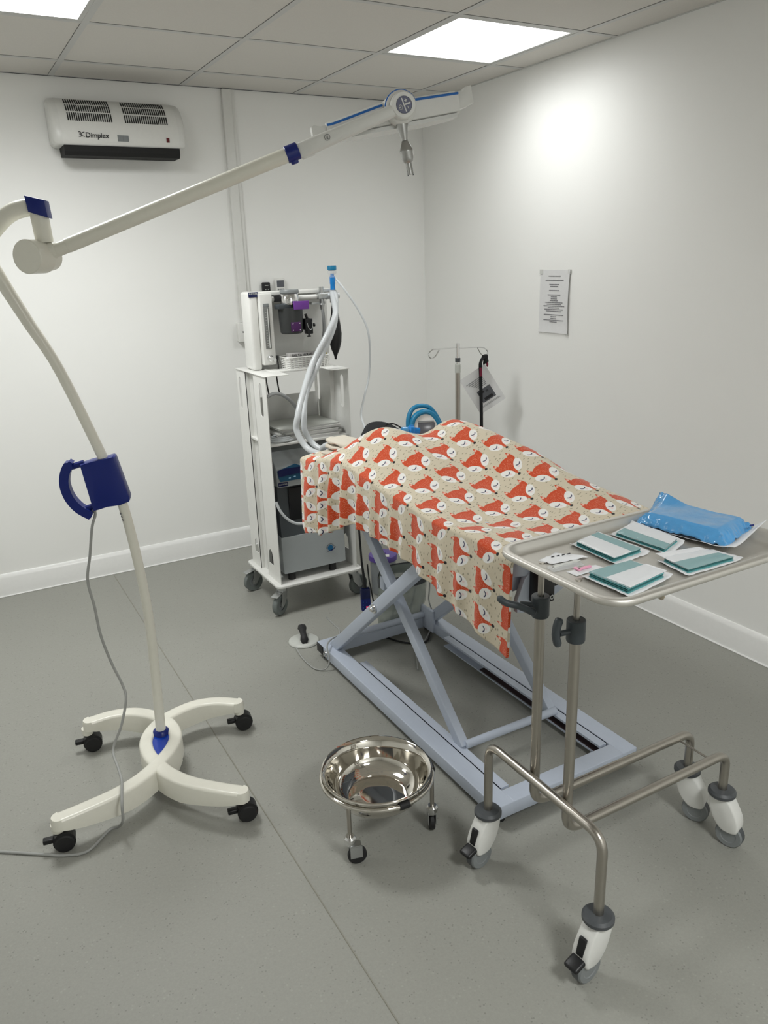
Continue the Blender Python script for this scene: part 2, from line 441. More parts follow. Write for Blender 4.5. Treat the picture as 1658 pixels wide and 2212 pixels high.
# suspended ceiling: grid columns/rows every 0.6 m, tiles sit in it
colx = [-.194-.6*k for k in range(8)]; rowy = [-.304-.6*k for k in range(9)]
panels = {(1, 2): 'panel_right', (4, 2): 'panel_left', (7, 2): 'panel_far', (3, 8): 'panel_behind'}     # (column cell, row cell)
ex = [0.0]+colx; ey = [0.0]+rowy
ex = [x for x in ex if x > X0]+[X0]; ey = [y for y in ey if y > Y0]+[Y0]
mt = MB()
for i in range(len(ex)-1):
    for j in range(len(ey)-1):
        if (i, j) in panels: continue
        a, b = ex[i+1]+.0115, ex[i]-.0115; c_, d_ = ey[j+1]+.0115, ey[j]-.0115
        if i == 0: b = ex[i]
        if j == 0: d_ = ey[j]
        mt.lohi((a, c_, CEIL), (b, d_, CEIL+.015))
struct('ceiling', mt, M['tile'])
mg = MB()
for x in ex[1:-1]: mg.lohi((x-.012, Y0, CEIL-.0025), (x+.012, 0, CEIL+.002))
for y in ey[1:-1]: mg.lohi((X0, y-.012, CEIL-.002), (0, y+.012, CEIL+.0025))
mg.lohi((X0, -.012, CEIL-.002), (0, 0, CEIL+.002)); mg.lohi((-.012, Y0, CEIL-.002), (0, 0, CEIL+.002))
struct('trim_4', mg, M['tbar'])
md = MB()
for x in ex[1:-1]:
    for s_ in (-1, 1): md.lohi((x+s_*.0125-.0008, Y0, CEIL-.0008), (x+s_*.0125+.0008, 0, CEIL+.001))
for y in ey[1:-1]:
    for s_ in (-1, 1): md.lohi((X0, y+s_*.0125-.0012, CEIL-.0006), (0, y+s_*.0125+.0012, CEIL+.001))
md.lohi((X0, -.006, CEIL-.0035), (0, 0, CEIL-.001))
struct('trim_5', md, M['ink'])
struct('trim_6', MB().lohi((X0-.1, Y0-.1, CEIL+.1), (.1, .1, CEIL+.14)), M['wall'])
plab = {(1, 2): 'square LED ceiling panel over the right-hand wall', (4, 2): 'square LED ceiling panel at the top left, cut by the photo edge', (7, 2): 'LED ceiling panel at the room\'s far left, outside the photo', (3, 8): 'LED ceiling panel behind the photographer'}
for (i, j), k in panels.items():
    a, b = ex[i+1], ex[i]; c_, d_ = ey[j+1], ey[j]
    t = thing('ceiling_light', plab[(i, j)], 'ceiling light', ((a+b)/2, (c_+d_)/2, CEIL), 'square LED panels set in the ceiling grid')
    mb = MB()
    for q in (((a+.012, c_+.012), (b-.012, c_+.030)), ((a+.012, d_-.030), (b-.012, d_-.012)), ((a+.012, c_+.030), (a+.030, d_-.030)), ((b-.030, c_+.030), (b-.012, d_-.030))):
        mb.lohi((q[0][0], q[0][1], CEIL-.001), (q[1][0], q[1][1], CEIL+.012))
    obj('frame', mb, M['tbar'], t)
    mb = MB(); V = [mb.v(q) for q in ((a+.030, c_+.030, CEIL+.002), (a+.030, d_-.030, CEIL+.002), (b-.030, d_-.030, CEIL+.002), (b-.030, c_+.030, CEIL+.002))]
    mb.f(V); o = obj('diffuser', mb, M[k], t, flat=True)
    if o.data.polygons[0].normal.z > 0: o.data.flip_normals()

# ------------------------------------------------------------------ wall fittings
# twin cable trunking down to the socket
t = thing('cable_trunking', 'twin white cable trunking running down the back wall to the socket', 'trunking', (-1.165, 0, 1.3))
obj('conduit', MB().lohi((-1.197, -.022, 1.285), (-1.150, 0, CEIL-.006), .003), M['white'], t)
obj('conduit', MB().lohi((-1.150, -.014, 1.2), (-1.131, 0, CEIL-.006), .002), M['white'], t)
t = thing('wall_socket', 'white double socket on the back wall behind the anaesthesia trolley', 'socket', (-1.165, 0, 1.235))
obj('back_box', MB().lohi((-1.222, -.030, 1.185), (-1.085, 0, 1.283), .004), M['white'], t)
fp = MB().lohi((-1.224, -.038, 1.183), (-1.083, -.029, 1.285), .004); obj('faceplate', fp, M['white'], t)
obj('pin_hole', MB().lohi((-1.200, -.0385, 1.232), (-1.195, -.0375, 1.240)), M['slot'], t)
obj('pin_hole', MB().lohi((-1.180, -.0385, 1.226), (-1.177, -.0375, 1.236)), M['slot'], t)

# over-door style wall heater
t = thing('wall_heater', 'white slim fan heater with slotted grilles high on the back wall', 'heater', (-1.73, 0, 2.11))
xa, xb = -2.005, -1.475
prof = [(0, 2.335), (.030, 2.335), (.062, 2.328), (.100, 2.300), (.128, 2.262), (.146, 2.215), (.152, 2.165), (.150, 2.135), (.142, 2.125), (0, 2.125)]
obj('casing', MB().prism([(p[0], p[1]) for p in prof], (xb, 0, 0), (0, -1, 0), (0, 0, 1), xb-xa), M['white'], t)
def capprof(k):
    cxp, czp = .07, 2.225
    return [(max(0, cxp+(p[0]-cxp)*k), czp+(p[1]-czp)*k) for p in prof]
def endcap(x_in, dx):
    mb = MB(); rings = []
    for q, k in ((0, .99), (.012, .985), (.024, .95), (.034, .86), (.038, .70)):
        rings.append([mb.v((x_in+dx*q, -p[0], p[1])) for p in capprof(k)])
    for A, B in zip(rings, rings[1:]):
        for i in range(len(A)): mb.f([A[i], A[(i+1) % len(A)], B[(i+1) % len(A)], B[i]])
    mb.f(rings[0]); mb.f(rings[-1]); return mb
obj('end_cap', endcap(xa, -1), M['offwhite'], t, angle=60); obj('end_cap', endcap(xb, 1), M['offwhite'], t, angle=60)
obj('air_outlet', MB().prism([(.012, 2.126), (.150, 2.126), (.149, 2.100), (.136, 2.084), (.03, 2.084)], (xb-.002, 0, 0), (0, -1, 0), (0, 0, 1), xb-xa-.004), M['slot'], t)
def surf(fr):          # a point and tangent on the casing front, fr: 0 top .. 1 bottom
    pp = prof[2:8]; n = len(pp)-1; k = min(int(fr*n), n-1); u_ = fr*n-k
    a, b = Vector(pp[k]), Vector(pp[k+1]); q = a.lerp(b, u_); d = (b-a).normalized(); return q, d
for g0, g1 in ((-1.967, -1.778), (-1.715, -1.523)):
    mb = MB()
    for r_ in range(3):
        f0 = .03+.185*r_
        for k in range(21):
            x = g0+(g1-g0)*k/20
            (q0, d0), (q1, d1) = surf(f0), surf(f0+.145)
            n0 = Vector((-d0.y, d0.x)); n0 = n0 if n0.x > 0 else -n0
            mid = (q0+q1)/2; d = (q1-q0); 
            n_ = Vector((-d.y, d.x)).normalized(); n_ = n_ if n_.x > 0 else -n_
            R = Matrix(((1, 0, 0), (0, -d.normalized().x, -n_.x), (0, d.normalized().y, n_.y)))
            mb.box((x, -mid.x-n_.x*.0006, mid.y+n_.y*.0006), (.0046, d.length, .004), R)
    obj('grille', mb, M['slot'], t)
q, d = surf(.80)
dv = Vector((0, -d.x, d.y)); upv = -dv
text_mesh('lettering', 'Dimplex', .030, Vector((-1.905, -q.x-.0022, q.y-.006)), (1, 0, 0), upv, M['inkblack'], t, bold=.0004)
mb = MB()
for (pa, pb) in (((-1.936, .018), (-1.930, .018)), ):
    pass
oq = Vector((-1.934, -q.x-.0016, q.y-.004))
def lg(pts, w_): return MB().ribbon([oq+Vector((1, 0, 0))*a+upv*b for a, b in pts], w_, .0008, Vector((1, 0, 0)).cross(upv)) if 0 else None
mb = MB()
for pts in ([(0, .020), (.008, .020), (.009, .014), (.004, .011)], [(.004, .011), (.010, .008), (.009, .001), (0, .001)], [(.026, .020), (.016, .017), (.013, .011), (.016, .004), (.026, .001)]):
    mb.tube([oq+Vector((1, 0, 0))*a+upv*b for a, b in smooth_path([(a_, b_, 0) for a_, b_ in pts], 4) and [(v_[0], v_[1]) for v_ in smooth_path([(a_, b_, 0) for a_, b_ in pts], 4)]], .0015, 6)
obj('emblem', mb, M['inkblack'], t)
q2, d2 = surf(.80)
def onface(x, fr, w_, h_, name, m, th=.003):
    qq, dd = surf(fr); R = Matrix(((1, 0, 0), (0, -dd.x, -abs(dd.y)), (0, dd.y, abs(dd.x))))
    R = Matrix(((1, 0, 0), (0, -dd.x, dd.y), (0, dd.y, dd.x)))
    return obj(name, MB().box((x, -qq.x, qq.y), (w_, h_, th), R), m, t)
onface(-1.738, .83, .050, .026, 'badge', M['midgrey'], .004); onface(-1.738, .83, .0015, .026, 'badge_line', M['inkpale'], .005)
onface(-1.530, .83, .014, .020, 'switch', M['redswitch'], .006)

# notice on the right wall
def notice():
    mb = MB()
    ya, yb, za, zb = -1.286, -1.071, 1.218, 1.515
    def fn(u_, v_):
        y = ya+(yb-ya)*u_; z = za+(zb-za)*v_
        edge = .010*max(0, 1-u_*7)**1.5*(.4+.6*math.sin(v_*PI)) + .004*max(0, 1-v_*9)
        return (-.0015-edge, y+.002*math.sin(v_*3), z)
    mb.grid(fn, 16, 20)
    o = obj('wall_notice', mb, M['paper'], origin=(0, -1.18, 1.22)); tag(o, 'white typed A4 notice taped to the right-hand wall', 'notice')
    ml = MB()
    for fy, hw in ((.905, .20), (.840, .30), (.775, .16), (.745, .13), (.680, .17), (.610, .21), (.578, .10), (.547, .10), (.518, .13), (.488, .29), (.460, .24), (.432, .35), (.405, .19), (.378, .31), (.350, .25), (.292, .33), (.262, .09), (.232, .09), (.205, .34), (.178, .12)):
        zc = za+(zb-za)*fy; yc = (ya+yb)/2+.004; k = 0; y = yc-hw*(yb-ya)
        while y < yc+hw*(yb-ya):
            l_ = .006+.012*random.random(); e = min(y+l_, yc+hw*(yb-ya))
            ml.lohi((-.0030, y, zc-.0016), (-.0018, e, zc+.0016)); y = e+.0022; k += 1
    obj('typed_lines', ml, M['inkpale'], o)
    for y, z in ((ya+.006, zb-.008), (yb-.006, zb-.008), (ya+.008, za+.004), (yb-.01, za+.006)):
        obj('tape', MB().lohi((-.0036, y-.011, z-.010), (-.0020, y+.011, z+.010)), M['lens'], o)
notice()

# ------------------------------------------------------------------ surgical lamp
LA, LN = Vector((.948, -.317, 0)), Vector((.317, .948, 0)); LO = Vector((-2.262, -1.9, 0))
def LP(a, z, n=0.0): return LO+LA*a+LN*n+Vector((0, 0, z))
lamp = thing('surgical_lamp', 'cream mobile examination lamp with curved mast and blue grip, on four black castors', 'lamp', (-2.262, -1.9, 0))
# base: two arcs crossing in front and behind the mast
BC = Vector((-2.262, -1.9, 0)); TOPZ = .120
def BP(u_, v_, z): return BC+LN*u_+LA*v_+Vector((0, 0, z))
arc = [(-.322, -.246), (-.290, -.180), (-.243, -.098), (-.188, -.036), (-.125, .008), (-.060, .041), (.010, .055), (.075, .041), (.130, .008), (.175, -.045), (.203, -.105), (.202, -.175), (.178, -.240)]
def base_arc(sgn):
    pts = smooth_path([(a, .008+(b-.008)*sgn, 0) for a, b in arc], 7); tz_ = TOPZ-(.0006 if sgn < 0 else 0); mb = MB(); rings = []
    n = len(pts); w_ = .0245
    for i, p_ in enumerate(pts):
        d = (pts[min(i+1, n-1)]-pts[max(i-1, 0)]).normalized(); s_ = Vector((-d.y, d.x, 0))
        w_ = .0250-.0040*max(0, 1-abs(p_.x-.01)/.20); e_ = min(1, min(i, n-1-i)/16); bot = .085-.036*e_**.8
        ring = []
        for dx_, z in ((-1, bot), (-1, tz_-.008), (-.86, tz_-.002), (-.6, tz_), (.6, tz_), (.86, tz_-.002), (1, tz_-.008), (1, bot)):
            c_ = p_+s_*w_*dx_; ring.append(mb.v(BP(c_.x, c_.y, z)))
        rings.append(ring)
    for A, B in zip(rings, rings[1:]):
        for k in range(8): mb.f([A[k], A[(k+1) % 8], B[(k+1) % 8], B[k]])
    w_ = .0250
    for ring, p_, d in ((rings[0], pts[0], (pts[0]-pts[1]).normalized()), (rings[-1], pts[-1], (pts[-1]-pts[-2]).normalized())):
        s_ = Vector((-d.y, d.x, 0)); prev = None
        # rounded tip
        m = 8; lo_, hi_ = [], []
        for k in range(m+1):
            a = PI*k/m; c_ = p_+s_*w_*math.cos(a)+d*w_*math.sin(a)
            c2 = p_+s_*w_*.9*math.cos(a)+d*w_*.9*math.sin(a)
            lo_.append(mb.v(BP(c_.x, c_.y, .085))); hi_.append((mb.v(BP(c_.x, c_.y, tz_-.008)), mb.v(BP(c2.x, c2.y, tz_))))
        for k in range(m):
            mb.f([lo_[k], lo_[k+1], hi_[k+1][0], hi_[k][0]]); mb.f([hi_[k][0], hi_[k+1][0], hi_[k+1][1], hi_[k][1]])
        mb.f(lo_); mb.f([h[1] for h in hi_][::-1])
    return mb
obj('base_arm', base_arc(1), M['cream'], lamp, angle=50); obj('base_arm', base_arc(-1), M['cream'], lamp, angle=50)
# almond body under the crossing and blue insert
alm = [(-.125, .008), (-.09, .032), (-.045, .052), (.005, .059), (.050, .052), (.095, .032), (.130, .008)]
alm = alm+[(a, .016-b) for a, b in alm[-2:0:-1]]
obj('base_hub', MB().prism([(a*1.02, .008+(b-.008)*1.22) for a, b in alm], BP(0, 0, .104), LN, LA, .080), M['cream'], lamp)
mb = MB(); ctr = mb.v(BP(.02, .008, .108)); rg = []
al2 = [(v_[0], v_[1]) for v_ in smooth_path([(a*.90, .008+(b-.008)*.84, 0) for a, b in alm], 3, True)]
for a, b in al2: rg.append(mb.v(BP(a, b, .1125)))
for i in range(len(rg)): mb.f([rg[i-1], rg[i], ctr])
obj('base_inlay', mb, mat('royal_blue_inlay', (14, 56, 160), .15), lamp)
pole_pts = [(.006, .100, .054), (.006, .118, .054), (.008, .164, .054), (.015, .362, .048), (.020, .555, .031), (.013, .739, .014), (-.006, .932), (-.042, 1.074), (-.122, 1.328), (-.183, 1.462), (-.234, 1.576), (-.252, 1.625), (-.246, 1.674), (-.212, 1.714), (-.174, 1.740), (-.128, 1.752)]
pp = smooth_path([LP(*a) for a in pole_pts], 6)
rr = []
for i, q in enumerate(pp):
    f_ = i/(len(pp)-1); rr.append(.0165 if f_ < .1 else .0145+(.0165-.0145)*max(0, (.3-f_)/.2) if f_ < .3 else (.0145 if f_ < .55 else (.0145+.0075*min(1, (f_-.55)/.25))))
obj('mast', MB().tube(pp, rr, 20), M['cream'], lamp, angle=70)
obj('mast_collar', MB().lathe([(.0, .0), (.030, 0), (.027, .012), (.021, .018), (.016, .018)], LP(.006, .106, .054), (0, 0, 1), 28), M['navy'], lamp)
# print on the mast
mb = MB()
for k in range(3):
    z = .903-.010*k
    mb.ribbon([LP(-.0065+.002*k-.010*math.cos(a), z, -.0168*math.sin(a)) for a in (.15, .45, .8, 1.1)], .004, .0006, (0, 0, 1))
obj('printed_scale', mb, M['inkpale'], lamp)
# grip / cord clamp
g = obj('cable_grip', MB().prism([(-.104, 1.060), (-.072, 1.069), (-.030, 1.075), (-.012, 1.079), (-.006, 1.076), (.020, .952), (.017, .941), (-.010, .932), (-.045, .930), (-.078, .922), (-.086, .9215)], LP(0, 0, -.024), LA, (0, 0, 1), -.048 if 0 else .048, .004) if LA.cross(Vector((0, 0, 1))).dot(LN) > 0 else MB().prism([(-.104, 1.060), (-.072, 1.069), (-.030, 1.075), (-.012, 1.079), (-.006, 1.076), (.020, .952), (.017, .941), (-.010, .932), (-.045, .930), (-.078, .922), (-.086, .9215)], LP(0, 0, .024), LA, (0, 0, 1), .048, .004), M['navy'], lamp)
hp = smooth_path([(-.128, 1.070, 0), (-.146, 1.045, 0), (-.156, 1.008, 0), (-.149, .965, 0), (-.128, .930, 0), (-.100, .908, 0), (-.094, .904, 0)], 5)
mb = MB(); rings = []
for i, q in enumerate(hp):
    d = (hp[min(i+1, len(hp)-1)]-hp[max(i-1, 0)]).normalized(); s_ = Vector((-d.y, d.x, 0))
    wv = .0130 if 1 < i < len(hp)-3 else .006
    rings.append([mb.v(LP(q.x+s_.x*wv*a, q.y+s_.y*wv*a, .016*b)) for a, b in ((-1, -1), (1, -1), (1, 1), (-1, 1))])
for A, B in zip(rings, rings[1:]):
    for k in range(4): mb.f([A[k], A[(k+1) % 4], B[(k+1) % 4], B[k]])
mb.f(rings[0]); mb.f(rings[-1])
for a0, z0, a1, z1 in ((-.134, 1.052, -.095, 1.062), (-.112, .924, -.080, .932)):
    mb.tube([LP(a0, z0), LP(a1, z1)], .009, 10)
obj('grip_handle', mb, M['navy'], g)
# knuckle, sleeve and drum
obj('elbow_cap', MB().prism([(-.135, 1.777), (-.088, 1.765), (-.085, 1.722), (-.131, 1.737)], LP(0, 0, .030), LA, (0, 0, 1), .060, .002), M['navy'], lamp)
obj('swivel_sleeve', MB().lathe([(.0, -.002), (.0215, -.002), (.0215, .0), (.0225, .004), (.0230, .068), (.0230, .080), (0, .080)], LP(-.108, 1.664), Vector(LP(-.112, 1.74)-LP(-.108, 1.664)), 28), M['cream'], lamp)
dax = Vector((.30, .95, -.04)).normalized(); dax = (LA*.42+LN*.90).normalized()
drc = LP(-.149, 1.628, -.045)
obj('pivot_drum', MB().lathe([(0, 0), (.041, 0), (.043, .002), (.043, .062), (.041, .064), (.040, .070), (.036, .098), (0, .101)], drc, dax, 40), M['cream'], lamp)
obj('pivot_link', MB().tube([LP(-.125, 1.634, -.005), LP(-.086, 1.644, 0)], [.024, .022], 20), M['cream'], lamp)
b0, b1 = LP(-.095, 1.638), LP(.556, 1.873)
bd = (b1-b0).normalized()
obj('boom', MB().tube([b0, b0+bd*.045, b0+bd*.0455, b1], [.0178, .0178, .0190, .0195], 28), M['cream'], lamp)
obj('boom_clamp', MB().tube([b1-bd*.016, b1-bd*.014, b1+bd*.018, b1+bd*.020], [.0205, .0222, .0222, .0205], 28).box(b1+Vector((0, 0, -.024))+bd*.008, (.020, .02, .012), Matrix.Rotation(-math.atan2(.317, .948), 3, 'Z') @ Matrix.Rotation(-.33, 3, 'Y'), .003), M['navy'], lamp)
# flat tapering arm to the head
mb = MB(); rings = []
n_up = bd.cross(LN).normalized(); n_up = n_up if n_up.z > 0 else -n_up
hubp = LP(.861, 1.984)
st = b1+bd*.020
adir = (hubp-st); alen = adir.length; adir.normalize(); aup = adir.cross(LN).normalized(); aup = aup if aup.z > 0 else -aup
for f_, h_, dpt, off in ((0, .0190, .015, 0), (.02, .0205, .017, .000), (.15, .0205, .017, -.006), (.5, .0185, .016, -.018), (.85, .0160, .014, -.028), (.93, .0150, .012, -.030)):
    c_ = st+adir*alen*f_-aup*.003
    ring = []
    for k in range(20):
        a = 2*PI*k/20; ca, sa = math.cos(a), math.sin(a)
        ring.append(mb.v(c_+aup*h_*math.copysign(abs(sa)**.6, sa)+LN*(off+dpt*math.copysign(abs(ca)**.6, ca))))
    rings.append(ring)
for A, B in zip(rings, rings[1:]):
    for k in range(20): mb.f([A[k], A[(k+1) % 20], B[(k+1) % 20], B[k]])
mb.f(rings[0]); mb.f(rings[-1])
arm_ = obj('arm_cover', mb, M['offwhite'], lamp, angle=50)
obj('arm_lip', MB().box(st+adir*.022-aup*.021, (.034, .024, .010), Matrix.Rotation(-math.atan2(.317, .948), 3, 'Z') @ Matrix.Rotation(-.33, 3, 'Y'), .002), M['offwhite'], lamp)
lg0 = st+adir*alen*.27-LN*.0275
obj('round_symbol', MB().lathe([(.0068, -.0004), (.0068, -.0012), (.0078, -.0012), (.0078, -.0004)], lg0, -LN*-1, 28).tube([lg0-LN*.001+Vector((0, 0, .004)), lg0-LN*.001, lg0-LN*.001-Vector((0, 0, .004))], .0011, 6).tube([lg0-LN*.001-aup*.001-adir*.002, lg0-LN*.001-aup*.004+adir*.002], .001, 6), M['ink'], arm_)
# the head, tilted 9.5 degrees in the lamp plane
TL = math.radians(9.5)
HX = (LA*math.cos(TL)+Vector((0, 0, 1))*math.sin(TL)); HZ = (-LA*math.sin(TL)+Vector((0, 0, 1))*math.cos(TL)); HY = LN
def HP(x, y, z): return hubp+HX*x+HY*y+HZ*z
head_mb = MB(); rings = []
st_x = [-.206, -.200, -.185, -.12, -.06, -.05, -.035, 0, .035, .05, .06, .12, .155, .168, .172]
def top_at(x):
    a = abs(x)
    base = .026-.022*min(1, max(0, (a-.05)/.14)) if x < 0 else .025-.004*min(1, max(0, (a-.05)/.12))
    return base
def dep_at(x):
    a = abs(x)/.205; return (.018, .018+.125*math.sqrt(max(.03, 1-a*a*.85)))
for x in st_x:
    tz = top_at(x); y0, y1 = dep_at(x); e = .7 if x in (st_x[0], st_x[-1]) else 1
    bz = -.038
    sec = [(y0+.010, bz+.002), (y0+.002, bz+.006), (y0, tz*e-.010), (y0+.003, tz*e-.007), (y0+.020, tz*e), (y1-.02, tz*e), (y1, tz*e-.010), (y1, bz+.006), (y1-.01, bz+.002)]
    rings.append([head_mb.v(HP(x, a, b)) for a, b in sec])
for A, B in zip(rings, rings[1:]):
    for k in range(9): head_mb.f([A[k], A[(k+1) % 9], B[(k+1) % 9], B[k]])
head_mb.f(rings[0]); head_mb.f(rings[-1])
head = obj('lamp_head', head_mb, M['offwhite'], lamp, angle=40)
obj('light_lens', MB().prism([(x, y) for x, y in [(-.195, .022), (.162, .022), (.160, .09), (.10, .125), (0, .135), (-.10, .13), (-.185, .09)]], HP(0, 0, -.046), HX, HY, .010), M['lens'], head)
for sx_, xs in ((1, (.045, .172)), (-1, (-.206, -.045))):
    n = 12; pts = []
    for k in range(n+1):
        x = xs[0]+(xs[1]-xs[0])*k/n; pts.append(HP(x, .0175, top_at(x)-.0095))
    obj('blue_trim', MB().tube(pts, .0032, 8), M['cyanblue'], head)
# hub housing round
obj('hub_housing', MB().lathe([(0, .145), (.040, .140), (.0435, .125), (.0435, .0), (.0415, -.012), (.036, -.016), (0, -.016)], HP(0, 0, 0), HY, 40), M['offwhite'], head)
obj('blue_trim', MB().tube([HP(.0425*math.cos(a), -.004, .0425*math.sin(a)) for a in [math.radians(12+156*k/20) for k in range(21)]], .0030, 8), M['cyanblue'], head)
obj('control_ring', MB().lathe([(0, .02), (.034, .02), (.034, -.012), (.031, -.016), (.022, -.016), (.0215, -.013), (0, -.013)], HP(0, -.028, 0), HY, 40), M['offwhite'], lamp)
cp = obj('control_panel', MB().lathe([(0, 0), (.021, 0), (.021, .003), (0, .003)], HP(0, -.0440, 0), HY, 32), M['navydark'], lamp)
mb = MB()
def cpt(x, z): return HP(x, -.0448, z)
mb.ribbon([cpt(-.0045, .017), cpt(.0035, -.018)], .0032, .0006, HX)
mb.ribbon([cpt(.002, -.000), cpt(.018, .0025)], .0042, .0006, HZ)
mb.ribbon([cpt(.0015, .0095), cpt(.0095, .0105)], .0020, .0006, HZ); mb.ribbon([cpt(.005, .0145), cpt(.006, .0055)], .0020, .0006, HX)
mb.ribbon([cpt(.0085, -.0045), cpt(.0105, -.0115)], .0018, .0006, HX)
mb.tube([cpt(-.0105+.0048*math.cos(a), -.005+.0058*math.sin(a)) for a in [2*PI*k/20 for k in range(20)]], .0007, 6, True)
mb.ribbon([cpt(-.0145, -.005), cpt(-.009, -.0045)], .0014, .0006, HZ)
obj('button_symbols', mb, M['lens'], cp)
# grip hooks at both ends
obj('end_grip', MB().prism([(.165, .014), (.195, .016), (.199, .026), (.216, .027), (.217, -.018), (.204, -.020), (.198, -.024), (.165, -.028)], HP(0, .030 if HX.cross(HZ).dot(HY) > 0 else .065, 0), HX, HZ, .035, .002), M['offwhite'], head)
obj('end_grip', MB().prism([(-.200, -.004), (-.222, -.004), (-.240, .002), (-.248, -.002), (-.248, -.026), (-.200, -.030)], HP(0, .030 if HX.cross(HZ).dot(HY) > 0 else .065, 0), HX, HZ, .035, .002), M['offwhite'], head)
# silver centre handle
hx0 = HP(-.003, .004, -.03)
hdir = -HZ
hd = obj('sterile_handle', MB().lathe([(.0, .0), (.017, 0), (.0165, .012), (.0130, .030), (.0088, .048), (.0085, .052)], hx0, hdir, 28), M['silver'], lamp)
obj('handle_grip', MB().lathe([(.0, .050), (.0062, .051), (.0090, .054), (.0160, .070), (.0190, .077), (.0190, .081), (.0175, .084), (.0175, .098), (.0140, .106), (.0088, .110), (.0084, .140), (0, .140)], hx0, hdir, 28), M['silver'], hd)
for s_ in (-1, 1):
    obj('prong', MB().box(hx0+hdir*.131+HX*s_*.0075, (.0016, .006, .024), Matrix((HX, HY, HZ)).transposed()), M['chargrey'], hd)
# castors
def caster_lamp(c, tilt):
    c = Vector(c)
    R = Matrix.Rotation(tilt, 3, 'Z')
    def q(x, y, z): return c+R@Vector((x, y, z))
    st_ = obj('caster', MB().lathe([(0, .088), (.019, .088), (.018, .066), (.013, .062), (0, .062)], Vector((c.x, c.y, 0)), (0, 0, 1), 20), M['cream'], lamp)
    ax_ = R@Vector((0, 1, 0))
    mb = MB()
    for s_ in (-1, 1): mb.lathe([(0, .004), (.024, .004), (.028, .008), (.028, .018), (.024, .022), (0, .022)], q(.012, 0, .028), ax_*s_, 24)
    obj('wheel', mb, M['rubber'], st_)
    obj('hood', MB().lathe([(0, -.020), (.031, -.018), (.031, .018), (0, .020)], q(.012, 0, .034), ax_, 20).cyl(q(0, 0, .045), q(0, 0, .070), .012), M['black'], st_)
    obj('brake_lever', MB().box(q(-.030, 0, .040), (.030, .020, .014), R, .003), M['black'], st_)
for u_, v_ in ((-.312, -.258), (-.304, .262), (.180, -.254), (.186, .262)):
    p_ = BP(u_-.0, v_, 0); caster_lamp((p_.x, p_.y, 0), -.15)
# power cord
cord = smooth_path([LP(-.086, .915), (-2.345, -1.873, .90), (-2.358, -1.868, .864), (-2.375, -1.862, .778), (-2.392, -1.858, .70), (-2.385, -1.862, .613), (-2.380, -1.86, .515), (-2.363, -1.868, .42), (-2.342, -1.886, .34), (-2.341, -1.905, .30), (-2.368, -1.922, .225), (-2.405, -1.93, .152), (-2.408, -2.01, .135), (-2.411, -2.070, .129), (-2.424, -2.135, .129), (-2.433, -2.170, .112), (-2.436, -2.162, .060), (-2.446, -2.125, .016), (-2.472, -2.11, .005), (-2.542, -2.167, .0045), (-2.603, -2.151, .0045), (-2.671, -2.103, .0045), (-2.763, -2.036, .0045), (-2.856, -1.975, .0045), (-3.05, -1.80, .0045)], 7)
obj('power_cord', MB().tube(cord, .0042, 8), M['cablegrey'], lamp, angle=80)

# ------------------------------------------------------------------ operating table
table = thing('operating_table', 'pale blue-grey scissor-lift operating table under the fox-print blanket', 'operating table', (-1.205, -2.08, 0))
tg = M['tablegrey']
bx0, bx1, by0, by1, bz0, bz1 = -1.487, -.925, -2.700, -1.460, .022, .068
mb = MB()
mb.lohi((bx0, by0, bz0), (bx0+.062, by1, bz1), .003); mb.lohi((bx1-.062, by0, bz0), (bx1, by1, bz1), .003)
mb.lohi((bx0+.06, by0, bz0), (bx1-.06, by0+.06, bz1), .003); mb.lohi((bx0+.06, by1-.06, bz0), (bx1-.06, by1, bz1), .003)
obj('base_frame', mb, tg, table)
for x_, y_ in ((bx0+.03, by0+.03), (bx1-.03, by0+.03), (bx0+.03, by1-.03), (bx1-.03, by1-.03)):
    obj('foot', MB().lathe([(0, 0), (.017, 0), (.017, .014), (.008, .018), (.008, .024), (0, .024)], (x_, y_, 0)), M['rubber'], table)
obj('end_cap', MB().lohi((bx0-.003, by1-.058, bz0+.004), (bx0+.001, by1+.001, bz1-.004), .002), M['black'], table)
obj('end_cap', MB().lohi((bx1-.001, by0+.002, bz0+.004), (bx1+.003, by0+.058, bz1-.004), .002), M['black'], table)
obj('end_cap', MB().lohi((bx1-.001, by1-.058, bz0+.004), (bx1+.003, by1, bz1-.004), .002), M['black'], table)
# roller channels
for s_, xi in ((1, bx0+.062), (-1, bx1-.062)):
    y_s, y_e = (-2.63, -1.72)
    mb = MB()
    mb.lohi((xi, y_s, .058), (xi+s_*.034, y_e, .066)); mb.lohi((xi, y_s, .024), (xi+s_*.034, y_e, .029))
    mb.lohi((xi, y_s, .024), (xi+s_*.004, y_e, .066))
    ch = obj('roller_channel', mb, tg, table)
    if s_ < 0: obj('running_strip', MB().lohi((xi-.030, y_s+.02, .0295), (xi-.004, y_e-.25, .033)), M['railred'], ch)
def beam(a, b, w_, d_, name='scissor_beam'):
    a, b = Vector(a), Vector(b); d = (b-a).normalized(); sx = Vector((1, 0, 0)); sn = d.cross(sx).normalized()
    R = Matrix((sx, d, sn)).transposed()
    return obj(name, MB().box((a+b)/2, (w_, (b-a).length, d_), R, .003), tg, table)
xa_, xb_ = -1.440, -1.392
zt = .745
bA = beam((xa_, -1.50, .030), (xa_, -2.340, zt), .030, .046); bB = beam((xb_, -2.395, .060), (xb_, -1.665, zt), .030, .040)
beam((-.972, -1.50, .030), (-.972, -2.340, zt), .030, .046); beam((-1.020, -2.395, .060), (-1.020, -1.665, zt), .030, .040)
pv = (-1.90, .385)
